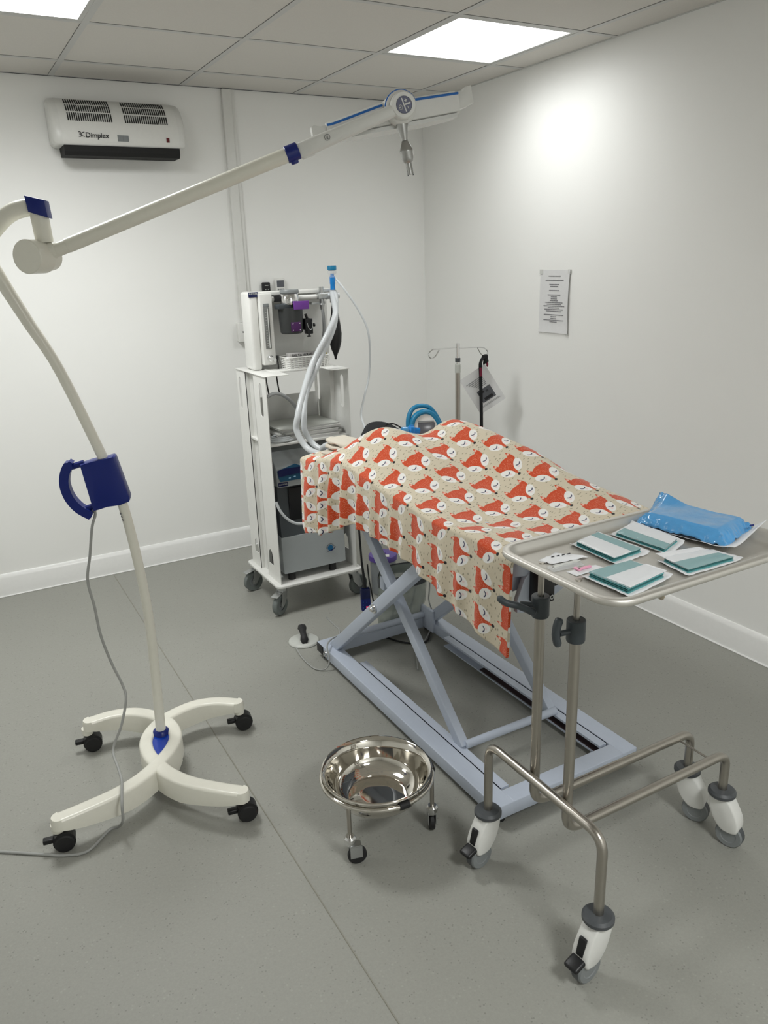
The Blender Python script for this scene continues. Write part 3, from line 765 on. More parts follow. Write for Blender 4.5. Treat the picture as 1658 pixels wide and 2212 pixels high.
for x_, s_ in ((-1.457, -1), (-.955, 1)):
    obj('pivot_bolt', MB().lathe([(0, 0), (.018, 0), (.018, .003), (.011, .003), (.011, .012), (.007, .016), (0, .017)], (x_, -1.925, .392), (s_, 0, 0), 16), M['chrome'], table)
obj('pivot_bolt', MB().lathe([(0, 0), (.014, 0), (.014, .003), (.009, .003), (.009, .010), (0, .011)], (bx0, -1.545, .045), (-1, 0, 0), 16), M['chrome'], table)
obj('roller_axle', MB().cyl((-1.392, -2.405, .075), (-1.010, -2.405, .075), .014), tg, table)
obj('cross_bar', MB().lohi((-1.392, -2.34, .70), (-1.02, -2.29, .735), .003), tg, table)
obj('cross_bar', MB().cyl((-1.42, -1.525, .090), (-.985, -1.525, .090), .014), tg, table)
obj('actuator_bracket', MB().lohi((-1.385, -1.875, .425), (-1.345, -1.845, .475), .002), tg, table)
obj('actuator_bracket', MB().lohi((-1.00, -1.60, .03), (-.985, -1.50, .13), .002), tg, table)
obj('top_frame', MB().lohi((-1.455, -2.705, .745), (-1.405, -1.42, .795), .004).lohi((-1.005, -2.705, .745), (-.955, -1.42, .795), .004).lohi((-1.41, -2.66, .745), (-1.0, -2.62, .79)).lohi((-1.41, -1.47, .745), (-1.0, -1.43, .79)), tg, table)
tt = [(v_[0], v_[1]) for v_ in rrect(.535, 1.345, .05, 6, -1.205, -2.062)]
obj('table_top', MB().prism(tt, (0, 0, .793), (1, 0, 0), (0, 1, 0), .062, .006), tg, table)
obj('end_rail', MB().prism([(-1.462, .700), (-1.462, .735), (-1.440, .790), (-1.400, .822), (-.95, .822), (-.95, .760), (-1.30, .735), (-1.38, .700), (-1.42, .690)], (0, -2.722, 0), (1, 0, 0), (0, 0, 1), -.02 if 0 else .016, .002) , tg, table)
ck = obj('rail_clamp', MB().lohi((-1.425, -2.775, .725), (-1.368, -2.738, .812), .004), M['black'], table)
obj('clamp_knob', MB().lathe([(0, 0), (.016, 0), (.018, .006), (.018, .022), (.014, .027), (0, .027)], (-1.368, -2.756, .778), (1, 0, 0), 20), M['black'], ck)
for y_, z_ in ((-2.776, .800), (-2.776, .740)):
    obj('screw', MB().lathe([(.0035, 0), (.0065, 0), (.0065, .002), (.0035, .002)], (-1.380, y_, z_), (0, -1, 0), 16), M['zinc'], ck)
# ------------------------------------------------------------------ fox blanket
XE0, XE1, YH, YF = -1.478, -.935, -1.415, -2.735
def gs(x, y, cx, cy, sx, sy, rot=0):
    dx, dy = x-cx, y-cy; c_, s_ = math.cos(rot), math.sin(rot); a, b = dx*c_+dy*s_, -dx*s_+dy*c_
    return math.exp(-.5*((a/sx)**2+(b/sy)**2))
def H(x, y):
    z = .862
    z += .135*gs(x, y, -1.33, -1.80, .095, .16, .15)          # near shoulder
    z += .060*gs(x, y, -1.33, -2.08, .11, .18)
    z += .135*gs(x, y, -1.10, -1.90, .080, .16 if y < -1.90 else .075, 0)          # far ridge
    z += .105*gs(x, y, -1.07, -2.20, .085, .20, .05)
    z += .035*gs(x, y, -1.05, -2.52, .10, .20)
    z -= .025*gs(x, y, -1.20, -1.66, .06, .12)
    z += .010*math.sin(9*x+6*y)*gs(x, y, -1.2, -2.1, .3, .45)
    z += .012*noise.noise(Vector((x*7, y*6, 0)))
    return z
HEM = [(-1.40, .548), (-1.60, .588), (-1.75, .651), (-1.87, .708), (-2.05, .703), (-2.25, .690), (-2.45, .643), (-2.60, .610), (-2.74, .582)]
def hemz(y):
    for (a, za), (b, zb) in zip(HEM, HEM[1:]):
        if y >= b: t = min(1, max(0, (y-a)/(b-a))); return za+(zb-za)*t
    return HEM[-1][1]
def blanket():
    ns, nt_ = 190, 220
    wtop = XE1-XE0
    rows = []; uvs = []
    t0, t1 = -.27, (YH-YF)+.012            # t: metres from the head edge towards the foot; negative hangs over the head end
    for j in range(nt_+1):
        t = t0+(t1-t0)*j/nt_; y = YH-max(0, t); ov = max(0, -t)
        pl = []
        n0, n1, n2 = 60, 90, 60
        for i in range(n0): pl.append(('L', 1-i/n0))
        for i in range(n1+1): pl.append(('T', i/n1))
        for i in range(1, n2+1): pl.append(('R', i/n2))
        line = []
        for kind, f_ in pl:
            x = XE0+wtop*f_ if kind == 'T' else (XE0 if kind == 'L' else XE1)
            ztop = H(x, y); dr = 0 if kind == 'T' else ((ztop-hemz(y)) if kind == 'L' else .27)*f_
            fold = 0
            sy = y
            if kind != 'T':
                sg = -1 if kind == 'L' else 1
                amp = (.003+.019*max(gs(0, y, 0, -1.70, 1, .20), .35*gs(0, y, 0, -2.3, 1, .3)))*min(1, dr/.14)
                if ov > 0: amp *= .4
                ph = 66*y+2.6*math.sin(6*y)+1.2*math.sin(15*y)+ (1.3 if kind == 'R' else 0)
                fold = amp*math.sin(ph)+.006*min(1, dr/.1)
                out_ = .012+.03*dr+fold
                if ov > 0:
                    hyp = math.hypot(dr, ov); z = ztop-hyp*(.93)
                    px, py = x+sg*(.010+.03*dr), YH+.012+.04*ov
                    # round the corner
                    m_ = min(dr, ov); px -= sg*m_*.10; py -= m_*.10
                    z = max(z, ztop-.30)
                else:
                    z = ztop-dr; px, py = x+sg*out_, y+.006*math.cos(ph)*min(1, dr/.1)
                    if y < -2.45: px -= sg*0; 
            else:
                if ov > 0: z = ztop-ov; px, py = x, YH+.012+.04*ov+.006*math.sin(40*x)
                else: z, px, py = ztop, x, y
            line.append(Vector((px, py, z)))
        rows.append(line)
    # relax
    R = len(rows); Cn = len(rows[0])
    for it in range(5):
        new = [[None]*Cn for _ in range(R)]
        for j in range(R):
            for i in range(Cn):
                a = rows[j][max(i-1, 0)]+rows[j][min(i+1, Cn-1)]
                b = rows[max(j-1, 0)][i]+rows[min(j+1, R-1)][i]
                if i in (0, Cn-1) : new[j][i] = rows[j][i]*.5+b*.25
                elif j in (0, R-1): new[j][i] = rows[j][i]*.5+a*.25
                else: new[j][i] = rows[j][i]*.4+a*.15+b*.15
        rows = new
    me = bpy.data.meshes.new('blanket')
    vs_ = [v_ for l in rows for v_ in l]; fs = [(j*Cn+i, j*Cn+i+1, (j+1)*Cn+i+1, (j+1)*Cn+i) for j in range(R-1) for i in range(Cn-1)]
    org = Vector((-1.205, -2.08, .86))
    me.from_pydata([tuple(v_-org) for v_ in vs_], [], fs); me.update()
    # arc length across (median row anchored at the near hem)
    S = []
    for j in range(R):
        acc = [0]
        for i in range(1, Cn): acc.append(acc[-1]+(rows[j][i]-rows[j][i-1]).length)
        mid = acc[60]; S.append([a-mid for a in acc])
    uvl = me.uv_layers.new(name='UVMap')
    for poly in me.polygons:
        for li in poly.loop_indices:
            vi = me.loops[li].vertex_index; j, i = divmod(vi, Cn)
            uvl.data[li].uv = (S[j][i]+2.0+.02, (t0+(t1-t0)*j/nt_)+2.0)
    me.materials.append(M['fox']); me.shade_smooth()
    o = bpy.data.objects.new('blanket', me); C.objects.link(o); o.location = org
    sm = o.modifiers.new('thick', 'SOLIDIFY'); sm.thickness = .005; sm.offset = 1
    tag(o, 'beige fleece blanket with orange fox faces draped over the operating table', 'blanket')
blanket()

# ------------------------------------------------------------------ mayo stand
mayo = thing('instrument_stand', 'stainless steel instrument stand with a tray, on four white castors', 'instrument stand', (-1.58, -3.0, 0))
sm_ = M['steel']
obj('foot_bar', MB().tube(round_path([(-1.585, -2.785, .165), (-1.585, -2.785, .375), (-1.585, -3.200, .375), (-1.585, -3.200, .165)], .048, 8), .0118, 16), sm_, mayo, angle=60)
for y_ in (-2.940, -3.058):
    top = .845 if y_ > -3 else .835
    obj('upright', MB().tube(round_path([(-1.560, y_, top), (-1.560, y_, .283), (-.985, y_, .283), (-.985, y_, .165)], .045, 8), .0122, 16), sm_, mayo, angle=60)
    obj('inner_rod', MB().cyl((-1.560, y_, .80), (-1.560, y_, .932), .0070), sm_, mayo)
    zc = .850 if y_ > -3 else .838
    cl = obj('height_clamp', MB().lathe([(.0122, -.052), (.0195, -.052), (.0210, -.048), (.0210, -.002), (.0195, .0), (.0075, .0)], (-1.560, y_, zc), (0, 0, 1), 28), M['chargrey'], mayo)
    if y_ > -3:
        mb = MB().cyl((-1.575, y_+.006, zc-.022), (-1.602, y_+.020, zc-.018), .0065)
        mb.tube(smooth_path([(-1.640, y_+.055, zc-.004), (-1.632, y_+.036, zc-.014), (-1.607, y_+.018, zc-.022), (-1.590, y_-.020, zc-.030)], 4), [.004]+[.0085]*11+[.005], 10)
    else:
        mb = MB().cyl((-1.575, y_, zc-.025), (-1.603, y_+.004, zc-.025), .0065)
        mb.tube(smooth_path([(-1.603, y_+.004, zc+.012), (-1.611, y_+.004, zc-.005), (-1.613, y_+.004, zc-.028), (-1.606, y_+.004, zc-.052)], 4), [.006]+[.0095]*11+[.007], 10)
    obj('clamp_lever', mb, M['chargrey'], cl, angle=60)
obj('brace_rod', MB().cyl((-1.045, -2.940, .282), (-1.045, -3.058, .282), .003), sm_, mayo)
def caster_mayo(x, y, yaw, brake, k=1.0):
    R = Matrix.Rotation(yaw, 3, 'Z'); c = Vector((x, y, 0))
    def q(a, b, z): return c+R@Vector((a, b, z))
    d = obj('caster', MB().lathe([(0, .149), (.032, .149), (.037, .154), (.037, .162), (.031, .168), (.014, .170), (0, .170)], (x, y, 0), (0, 0, 1), 32), M['darkgrey'], mayo)
    out = [(-.020, .151), (.022, .151), (.025, .122), (.012, .084), (-.006, .060), (-.026, .050), (-.056, .056), (-.058, .088), (-.042, .124)]
    ol = [(v_[0], v_[1]) for v_ in smooth_path([(a, b, 0) for a, b in out], 4, True)]
    mb = MB()
    mb.prism(ol, q(0, .023, 0), R@Vector((1, 0, 0)), (0, 0, 1), .046, .005)
    h = obj('hood', mb, M['offwhite'], d, angle=45)
    wq = q(-.034, 0, .037)
    obj('wheel', MB().lathe([(0, -.013), (.020, -.013), (.022, -.0145), (.034, -.0145), (.037, -.010), (.037, .010), (.034, .0145), (.022, .0145), (.020, .013), (0, .013)], wq, R@Vector((0, 1, 0)), 32), M['midgrey'], d)
    obj('tyre', MB().lathe([(.0335, -.012), (.0375, -.009), (.0375, .009), (.0335, .012)], wq, R@Vector((0, 1, 0)), 32), M['darkgrey'], d)
    if brake:
        obj('brake_slot', MB().box(q(-.0525, 0, .104), (.008, .020, .046), R@Matrix.Rotation(.25, 3, 'Y'), .003), M['black'], d)
        obj('brake_pedal', MB().box(q(-.072, 0, .068), (.038, .038, .014), R@Matrix.Rotation(-.30, 3, 'Y'), .006), M['black'], d)
caster_mayo(-1.585, -2.785, .15, True); caster_mayo(-1.585, -3.200, .11, True)
caster_mayo(-.985, -2.940, 2.0, False); caster_mayo(-.985, -3.058, 1.85, False)
# tray
tx0, tx1, ty0, ty1 = -1.628, -1.015, -3.228, -2.842
def ring_at(ins, z, r): return [(v_[0], v_[1], z) for v_ in rrect((tx1-tx0)-2*ins, (ty1-ty0)-2*ins, max(.012, r-ins), 8, (tx0+tx1)/2, (ty0+ty1)/2)]
mb = MB(); rings = [[mb.v(p_) for p_ in ring_at(i_, z_, .062)] for i_, z_ in ((.003, .938), (.0, .941), (0, .950), (.003, .953), (.017, .9525), (.020, .950), (.024, .940), (.030, .932), (.036, .930))]
for A, B in zip(rings, rings[1:]):
    for k in range(len(A)): mb.f([A[k], A[(k+1) % len(A)], B[(k+1) % len(A)], B[k]])
mb.f(rings[-1])
rb = [[mb.v(p_) for p_ in ring_at(i_, z_, .062)] for i_, z_ in ((.005, .939), (.015, .9495), (.020, .937), (.027, .929), (.036, .9275))]
for A, B in zip(rb, rb[1:]):
    for k in range(len(A)): mb.f([A[k], B[k], B[(k+1) % len(A)], A[(k+1) % len(A)]])
mb.f(rb[-1]); 
for k in range(len(rb[0])): mb.f([rings[0][k], rb[0][k], rb[0][(k+1) % len(rb[0])], rings[0][(k+1) % len(rb[0])]])
obj('tray', mb, M['traysteel'], mayo, angle=50)
TZ = .9305
# sterile drape packs
def drape_pack(corners, label, band, z0=TZ, lift=(0, 0, 0, 0), pouch=True, h=.014):
    a, b, c_, d_ = [Vector((x, y, 0)) for x, y in corners]       # a->b is the short side carrying the green
    cen = (a+b+c_+d_)/4
    t_ = thing('drape_pack', label, 'sterile pack', (cen.x, cen.y, z0), 'sterile drape packs on the tray')
    def P(u_, v_, z):
        p_ = (a*(1-u_)+b*u_)*(1-v_)+(d_*(1-u_)+c_*u_)*v_
        zl = (lift[0]*(1-u_)+lift[1]*u_)*(1-v_)+(lift[3]*(1-u_)+lift[2]*u_)*v_
        return Vector((p_.x, p_.y, z0+z+zl))
    def slab(u0, u1, v0, v1, za, zb, n=8, wob=.0008):
        mb = MB(); T_, B_ = [], []
        for j in range(n+1):
            for i in range(n+1):
                u_, v_ = u0+(u1-u0)*i/n, v0+(v1-v0)*j/n; w_ = wob*noise.noise(Vector((u_*5+cen.x*9, v_*5, zb*50)))
                ed = .0015 if (i in (0, n) or j in (0, n)) else 0
                T_.append(mb.v(P(u_, v_, zb+w_-ed))); B_.append(mb.v(P(u_, v_, za)))
        N_ = n+1
        for j in range(n):
            for i in range(n):
                k = j*N_+i; mb.f([T_[k], T_[k+1], T_[k+N_+1], T_[k+N_]]); mb.f([B_[k], B_[k+N_], B_[k+N_+1], B_[k+1]])
        for i in range(n):
            for (k0, k1) in ((i, i+1), (n*N_+i, n*N_+i+1), (i*N_, (i+1)*N_), (i*N_+n, (i+1)*N_+n)): mb.f([T_[k0], T_[k1], B_[k1], B_[k0]])
        return mb
    if pouch:
        mb = MB(); n = 14
        def fn(u_, v_):
            return P(-.14+1.28*u_, -.12+1.24*v_, .0008+.0035*abs(noise.noise(Vector((u_*6+cen.y*7, v_*6, 1))))*(1 if (u_ < .12 or u_ > .88 or v_ < .12 or v_ > .88) else 0)+(.006*max(0, abs(u_-.5)-.42)/.08))
        mb.grid(fn, n, n); o = obj('pouch', mb, M['paperwhite'], t_); sm = o.modifiers.new('thick', 'SOLIDIFY'); sm.thickness = .0006
    z = .0015; k = 0
    while z < h-.004:
        obj('folded_cloth', slab(.0, 1, .0+.01*(k % 2), 1-.015*(k % 2), z, z+.0042), M['green'] if k % 2 == 0 else M['greendark'], t_, flat=True); z += .0045; k += 1
    obj('folded_cloth', slab(0, 1, 0, 1, z, h), M['green'], t_)
    u0, u1, v0, v1 = band
    obj('paper_label', slab(u0, u1, v0, v1, h+.0004, h+.0012), M['paperwhite'], t_)
    mb = MB(); mb.grid(lambda u_, v_: P(-.03+1.06*u_, -.03+1.06*v_, h+.0030+.0022*noise.noise(Vector((u_*4+cen.x*3, v_*4, 5)))-(.004 if (u_ in (0, 1) or v_ in (0, 1)) else 0)), 12, 12)
    o = obj('clear_film', mb, M['clear'], t_); return t_
drape_pack([(-1.425, -2.905), (-1.337, -2.885), (-1.335, -3.020), (-1.430, -3.030)], 'green drape pack at the tray\'s left, white paper over its left half', (-.02, .62, 0.02, 1.02))
drape_pack([(-1.300, -2.908), (-1.222, -2.892), (-1.226, -3.030), (-1.292, -3.050)], 'green drape pack half under the blue film pack, white paper over its right half', (.42, 1.02, 0, 1), h=.012, lift=(0, .006, .006, 0))
drape_pack([(-1.534, -3.062), (-1.415, -3.064), (-1.405, -3.150), (-1.530, -3.170)], 'green drape pack nearest the tray\'s front left corner, green strip at the back', (.02, 1.05, .42, 1.02), h=.016)
drape_pack([(-1.335, -3.088), (-1.215, -3.108), (-1.205, -3.168), (-1.345, -3.163)], 'green drape pack on the tray\'s front edge, white paper over its back half', (-.02, .97, -.35, .42), h=.012)
# blue film pack
def blue_pack():
    cen = Vector((-1.085, -2.975, TZ))
    t_ = thing('film_wrapped_pack', 'large glossy blue film pack with a white backing, at the tray\'s far right', 'sterile pack', cen)
    A_, B_, Cc, D_ = Vector((-1.205, -2.895, 0)), Vector((-1.080, -2.850, 0)), Vector((-1.035, -3.075, 0)), Vector((-1.170, -3.110, 0))
    def P(u_, v_, z):
        p_ = (A_*(1-u_)+B_*u_)*(1-v_)+(D_*(1-u_)+Cc*u_)*v_; return Vector((p_.x, p_.y, TZ+.014+z))
    obj('folded_cloth', MB().grid(lambda a, b: P(.05+.9*a, .05+.9*b, .021-.016*(max(abs(a-.5), abs(b-.5))*2)**8+.002*noise.noise(Vector((a*4, b*4, 2)))), 24, 24), mat('blue_drape_cloth', (40, 120, 150), .8), t_)
    def film(a, b):
        r = max(abs(a-.5), abs(b-.5))*2
        z = .030*(1-max(0, (r-.74)/.26)**1.3)+.0030*noise.noise(Vector((a*4, b*4, 1)))*(1+3*max(0, r-.7))
        if a > .45 and b < .36: z += .042*((a-.45)/.55)**1.2*((.36-b)/.36)**1.2
        if r > .84: z += .008*noise.noise(Vector((a*16, b*16, 9)))
        return P(-.06+1.12*a, -.05+1.10*b, max(z, -.006))
    o = obj('film', MB().grid(film, 60, 60), M['bluefilm'], t_, angle=24)
    sm = o.modifiers.new('thick', 'SOLIDIFY'); sm.thickness = .0005
    def back(a, b):
        r = max(abs(a-.5), abs(b-.5))*2; z = -.008+.004*noise.noise(Vector((a*5, b*5, 4)))
        if b > .80: z += .038*((b-.80)/.20)**1.3*(.25+.75*a)
        if a < .1: z += .006*(1-a/.1)
        return P(-.10+1.22*a, -.04+1.20*b, z)
    o = obj('backing_paper', MB().grid(back, 30, 30), M['paperwhite'], t_, angle=60)
    sm = o.modifiers.new('thick', 'SOLIDIFY'); sm.thickness = .0006
    mb = MB()
    for k in range(4): p_ = P(.90-.04*k, 1.075, .019+.001*k); mb.ball(p_, (.0022, .0022, .0022), 6, 4)
    obj('print_marks', mb, M['navy'], t_)
blue_pack()
def packet(name, label, cat, cs, z, th, m, wob=.002):
    a, b, c_, d_ = [Vector((x, y, 0)) for x, y in cs]; cen = (a+b+c_+d_)/4
    t_ = thing(name, label, cat, (cen.x, cen.y, z))
    def fn(u_, v_):
        p_ = (a*(1-u_)+b*u_)*(1-v_)+(d_*(1-u_)+c_*u_)*v_; r = max(abs(u_-.5), abs(v_-.5))*2
        return (p_.x, p_.y, z+.0006+th*(1-r**3)+wob*max(0, noise.noise(Vector((u_*5+cen.x*11, v_*5, cen.y*9)))))
    o = obj('sleeve', MB().grid(fn, 12, 10), m, t_); sm = o.modifiers.new('thick', 'SOLIDIFY'); sm.thickness = .0004
    return t_, a, b, c_, d_
t_, a, b, c_, d_ = packet('swab_packet', 'white crumpled swab packet behind the clear packet, tray\'s left end', 'packet', [(-1.562, -2.930), (-1.495, -2.912), (-1.452, -2.975), (-1.548, -2.962)], TZ, .006, M['paperwhite'], .004)
mb = MB()
for k in range(4): mb.lohi((-1.535+.014*k, -2.944-.002*k, TZ+.0085), (-1.527+.014*k, -2.9425-.002*k, TZ+.0105))
obj('printed_text', mb, M['ink'], t_)
t_, a, b, c_, d_ = packet('syringe_packet', 'clear blister packet holding a syringe, between the swab and pink packets', 'packet', [(-1.572, -2.968), (-1.480, -2.972), (-1.492, -3.006), (-1.576, -2.998)], TZ, .006, M['clear'])
obj('syringe', MB().cyl((-1.565, -2.984, TZ+.005), (-1.500, -2.986, TZ+.005), .004).cyl((-1.50, -2.986, TZ+.005), (-1.488, -2.986, TZ+.005), .0018), M['lens'], t_)
t_, a, b, c_, d_ = packet('blade_packet', 'small white packet with a pink-handled instrument on the tray', 'packet', [(-1.552, -3.012), (-1.470, -3.016), (-1.466, -3.040), (-1.550, -3.042)], TZ, .003, M['paperwhite'])
obj('pink_handle', MB().box((-1.515, -3.028, TZ+.0075), (.036, .007, .004), None, .001).box((-1.532, -3.024, TZ+.0075), (.008, .018, .004), None, .001), M['pink'], t_)

# ------------------------------------------------------------------ kick bowl
bowl = thing('kick_bowl_stand', 'low three-legged steel ring stand on castors, holding the bowl', 'bowl stand', (-1.782, -2.519, 0))
BCx, BCy, RZ = -1.782, -2.519, .204
obj('ring', MB().tube([(BCx+.158*math.cos(2*PI*k/56), BCy+.158*math.sin(2*PI*k/56), RZ-.014) for k in range(56)], .0075, 12, True), M['polish'], bowl)
bo = obj('steel_bowl', MB().lathe([(.935*r_, RZ+(z_-RZ)*.74) for r_, z_ in [(.168, RZ+.002), (.171, RZ+.0045), (.170, RZ+.0075), (.166, RZ+.008), (.160, RZ+.004), (.154, RZ-.006), (.147, RZ-.030), (.139, RZ-.068), (.128, RZ-.092), (.108, RZ-.108), (.093, RZ-.113), (.092, RZ-.1155), (.0895, RZ-.1135), (.087, RZ-.112), (.045, RZ-.111), (0, RZ-.1108), (0, RZ-.1138), (.087, RZ-.1150), (.110, RZ-.111), (.131, RZ-.094), (.142, RZ-.068), (.150, RZ-.030), (.157, RZ-.004), (.163, RZ+.002)]], (BCx, BCy, 0), (0, 0, 1), 72), M['polish'], origin=(BCx, BCy, RZ-.113), angle=30)
tag(bo, 'polished steel bowl resting in the low ring stand on the floor', 'bowl')
legs = [(-1.900, -2.665), (-1.700, -2.680), (-1.76, -2.468)]
legs = []
for q_ in ((-1.903, -2.569), (-1.641, -2.571)): pass
ang = [math.radians(a) for a in (212, 323, 87)]
for a in ang:
    x_, y_ = BCx+.158*math.cos(a), BCy+.158*math.sin(a)
    lg_ = obj('leg', MB().cyl((x_, y_, .078), (x_, y_, RZ-.012), .0062), M['steel'], bowl)
    obj('caster_cup', MB().lathe([(.0065, .094), (.012, .094), (.0165, .088), (.0165, .078), (.013, .070), (.010, .064), (0, .064)], (x_, y_, 0), (0, 0, 1), 24), M['chrome'], bowl)
    yaw = {0: -.25, 1: 1.15, 2: 2.5}[ang.index(a)]
    R = Matrix.Rotation(yaw, 3, 'Z'); wc = Vector((x_, y_, .027))+R@Vector((.018, 0, 0))
    cs_ = obj('caster', MB().box(wc+R@Vector((-.004, .011, .016)), (.034, .002, .036), R).box(wc+R@Vector((-.004, -.011, .016)), (.034, .002, .036), R).box(wc+R@Vector((-.006, 0, .036)), (.034, .024, .003), R), M['zinc'], bowl)
    obj('wheel', MB().lathe([(0, -.008), (.024, -.008), (.027, -.005), (.027, .005), (.024, .008), (0, .008)], wc, R@Vector((0, 1, 0)), 28), M['rubber'], cs_)
for a in (math.radians(269), math.radians(339), math.radians(35)):
    pts = [(BCx+.158*math.cos(a+k), BCy+.158*math.sin(a+k), RZ-.014) for k in (-.09, -.045, 0, .045, .09)]
    obj('rubber_sleeve', MB().tube(pts, .0108, 14), M['rubber'], bowl)

# ------------------------------------------------------------------ anaesthesia trolley
tro = thing('anaesthesia_trolley', 'white metal anaesthesia trolley with slotted sides on grey castors', 'trolley', (-1.255, -.82, 0))
W_ = M['white']
xl, xr, yf, yb, zb_, zt_ = -1.455, -1.055, -1.000, -.625, .150, 1.122
def slot(cx, cy, w_, h_): return rrect(w_, h_, min(w_, h_)*.48, 6, cx, cy)
def side(x, sg, name):
    mb = MB()
    dome = lambda c_, w_: [(c_-w_/2, .215)]+[(c_+w_/2*math.cos(PI-PI*k/8)*-1*-1, .245+w_*.75*math.sin(PI-PI*k/8)*.9) for k in range(9)]+[(c_+w_/2, .215)]
    def dm(c_, w_): 
        return [(c_-w_/2, .222), (c_+w_/2, .222), (c_+w_/2, .250), (c_+w_*.35, .285), (c_, .298), (c_-w_*.35, .285), (c_-w_/2, .250)]
    mb.plate([(yf, zb_), (-.845, zb_), (-.845, zt_), (yf, zt_)], [slot(-.932, 1.014, .034, .150), dm(-.893, .058)], (x, 0, 0), (0, 1, 0), (0, 0, 1), .003)
    mb.plate([(-.745, zb_), (yb, zb_), (yb, zt_), (-.745, zt_)], [slot(-.668, 1.014, .030, .150), dm(-.705, .050)], (x, 0, 0), (0, 1, 0), (0, 0, 1), .003)
    ins = x+sg*.020
    mb.lohi((min(ins, ins+.003), -.845, zb_), (max(ins, ins+.003), -.745, zt_))
    mb.lohi((min(x, ins), -.847, zb_), (max(x, ins), -.845, zt_)); mb.lohi((min(x, ins), -.745, zb_), (max(x, ins), -.743, zt_))
    return obj(name, mb, W_, tro)
side(xl, 1, 'side_panel'); side(xr, -1, 'side_panel')
obj('top_flange', MB().lohi((xl-.006, yf-.006, zt_), (xl+.110, yb, zt_+.0035), .001), W_, tro)
obj('top_flange', MB().lohi((xr-.085, yf-.006, zt_), (xr+.006, yb, zt_+.0035), .001), W_, tro)
obj('base_plate', MB().prism(rrect(xr-xl+.05, yb-yf+.05, .03, 5, (xl+xr)/2, (yf+yb)/2), (0, 0, .138), (1, 0, 0), (0, 1, 0), .012, .002), W_, tro)
obj('top_deck', MB().lohi((-1.375, -.90, zt_-.002), (-1.075, yb, zt_+.006), .001), W_, tro)
obj('shelf', MB().lohi((xl+.004, -.985, .808), (xr-.004, -.66, .818), .001), W_, tro)
obj('shelf_back', MB().lohi((xl+.004, -.664, .812), (xr-.004, -.660, .980), .001), W_, tro)
# casters of the trolley
for (x_, y_, yaw, br) in ((xl+.01, yf+.02, .6, True), (xl+.01, yb-.02, .15, True), (xr-.01, yf+.02, PI+.15, False), (xr-.01, yb-.02, 2.6, False)):
    R = Matrix.Rotation(yaw, 3, 'Z'); hc = Vector((x_, y_, 0)); wc = hc+R@Vector((-.026, 0, .050))
    mb = MB().lathe([(0, .138), (.016, .138), (.016, .130), (.024, .128), (.024, .116), (0, .114)], (x_, y_, 0), (0, 0, 1), 24)
    for s_ in (-1, 1):
        mb.prism([(.018, .118), (-.020, .118), (-.040, .048), (-.034, .040), (-.018, .040), (.012, .080)], hc+R@Vector((0, s_*.017+(.0015), 0)), R@Vector((1, 0, 0)), (0, 0, 1), .003)
    mb.cyl(wc+R@Vector((0, -.021, 0)), wc+R@Vector((0, .021, 0)), .006)
    cs_ = obj('caster', mb, M['zinc'], tro)
    obj('wheel', MB().lathe([(.026, -.012), (.046, -.013), (.050, -.008), (.050, .008), (.046, .013), (.026, .012)], wc, R@Vector((0, 1, 0)), 36), M['greyrubber'], cs_)
    obj('wheel_disc', MB().lathe([(0, -.014), (.010, -.014), (.012, -.008), (.027, -.008), (.027, .008), (.012, .008), (.010, .014), (0, .014)], wc, R@Vector((0, 1, 0)), 28), M['midgrey'], cs_)
    if br: obj('brake_lever', MB().box(hc+R@Vector((-.045, 0, .108)), (.052, .036, .004), R@Matrix.Rotation(-.2, 3, 'Y'), .001), M['zinc'], cs_)
# back panel with side boxes
obj('instrument_panel', MB().lohi((-1.400, -.700, 1.128), (-1.000, -.690, 1.468), .002).lohi((-1.400, -.78, 1.452), (-1.000, -.700, 1.468), .002), W_, tro)
obj('panel_post', MB().lohi((-1.428, -.800, 1.126), (-1.385, -.690, 1.470), .012), W_, tro)
lb = obj('maker_plate', MB().lohi((-1.428, -.8025, 1.448), (-1.383, -.7995, 1.470), .001), M['navydark'], tro)
text_mesh('lettering', 'BURTONS', .0088, (-1.4255, -.8033, 1.4600), (1, 0, 0), (0, 0, 1), M['lens'], lb)
fm = obj('flowmeter', MB().lohi((-1.386, -.825, 1.150), (-1.328, -.785, 1.462), .003), M['offwhite'], tro)
obj('scale_window', MB().lohi((-1.373, -.8275, 1.222), (-1.346, -.8245, 1.402), .001), M['glassgrey'], fm)
obj('scale_plate', MB().lohi((-1.373, -.827, 1.404), (-1.346, -.8245, 1.420), .0005), M['midgrey'], fm)
mb = MB()
for k in range(15): mb.lohi((-1.366, -.8283, 1.235+.0112*k), (-1.360, -.8275, 1.2365+.0112*k))
obj('scale_marks', mb, M['lens'], fm)
obj('flow_tube', MB().cyl((-1.354, -.829, 1.226), (-1.354, -.829, 1.398), .0022), M['lens'], fm)
obj('control_knob', MB().lathe([(0, 0), (.013, 0), (.013, .018), (.010, .021), (0, .021)], (-1.358, -.825, 1.180), (0, -1, 0), 24).lathe([(0, 0), (.008, 0), (.008, .01), (0, .01)], (-1.338, -.825, 1.172), (0, -1, 0), 20), M['chrome'], fm)
obj('rail', MB().cyl((-1.328, -.800, 1.436), (-1.005, -.800, 1.436), .0115), M['offwhite'], tro)
obj('rail_coupling', MB().lohi((-1.312, -.822, 1.424), (-1.272, -.785, 1.452), .003), M['black'], tro)
vap = obj('vaporizer', MB().lathe([(0, 1.288), (.044, 1.288), (.050, 1.293), (.052, 1.310), (.054, 1.350), (.055, 1.395), (.055, 1.402), (0, 1.402)], (-1.232, -.842, 0), (0, 0, 1), 40), M['vapgrey'], tro)
obj('mount_plate', MB().lohi((-1.300, -.875, 1.398), (-1.162, -.820, 1.418), .003), M['chargrey'], vap)
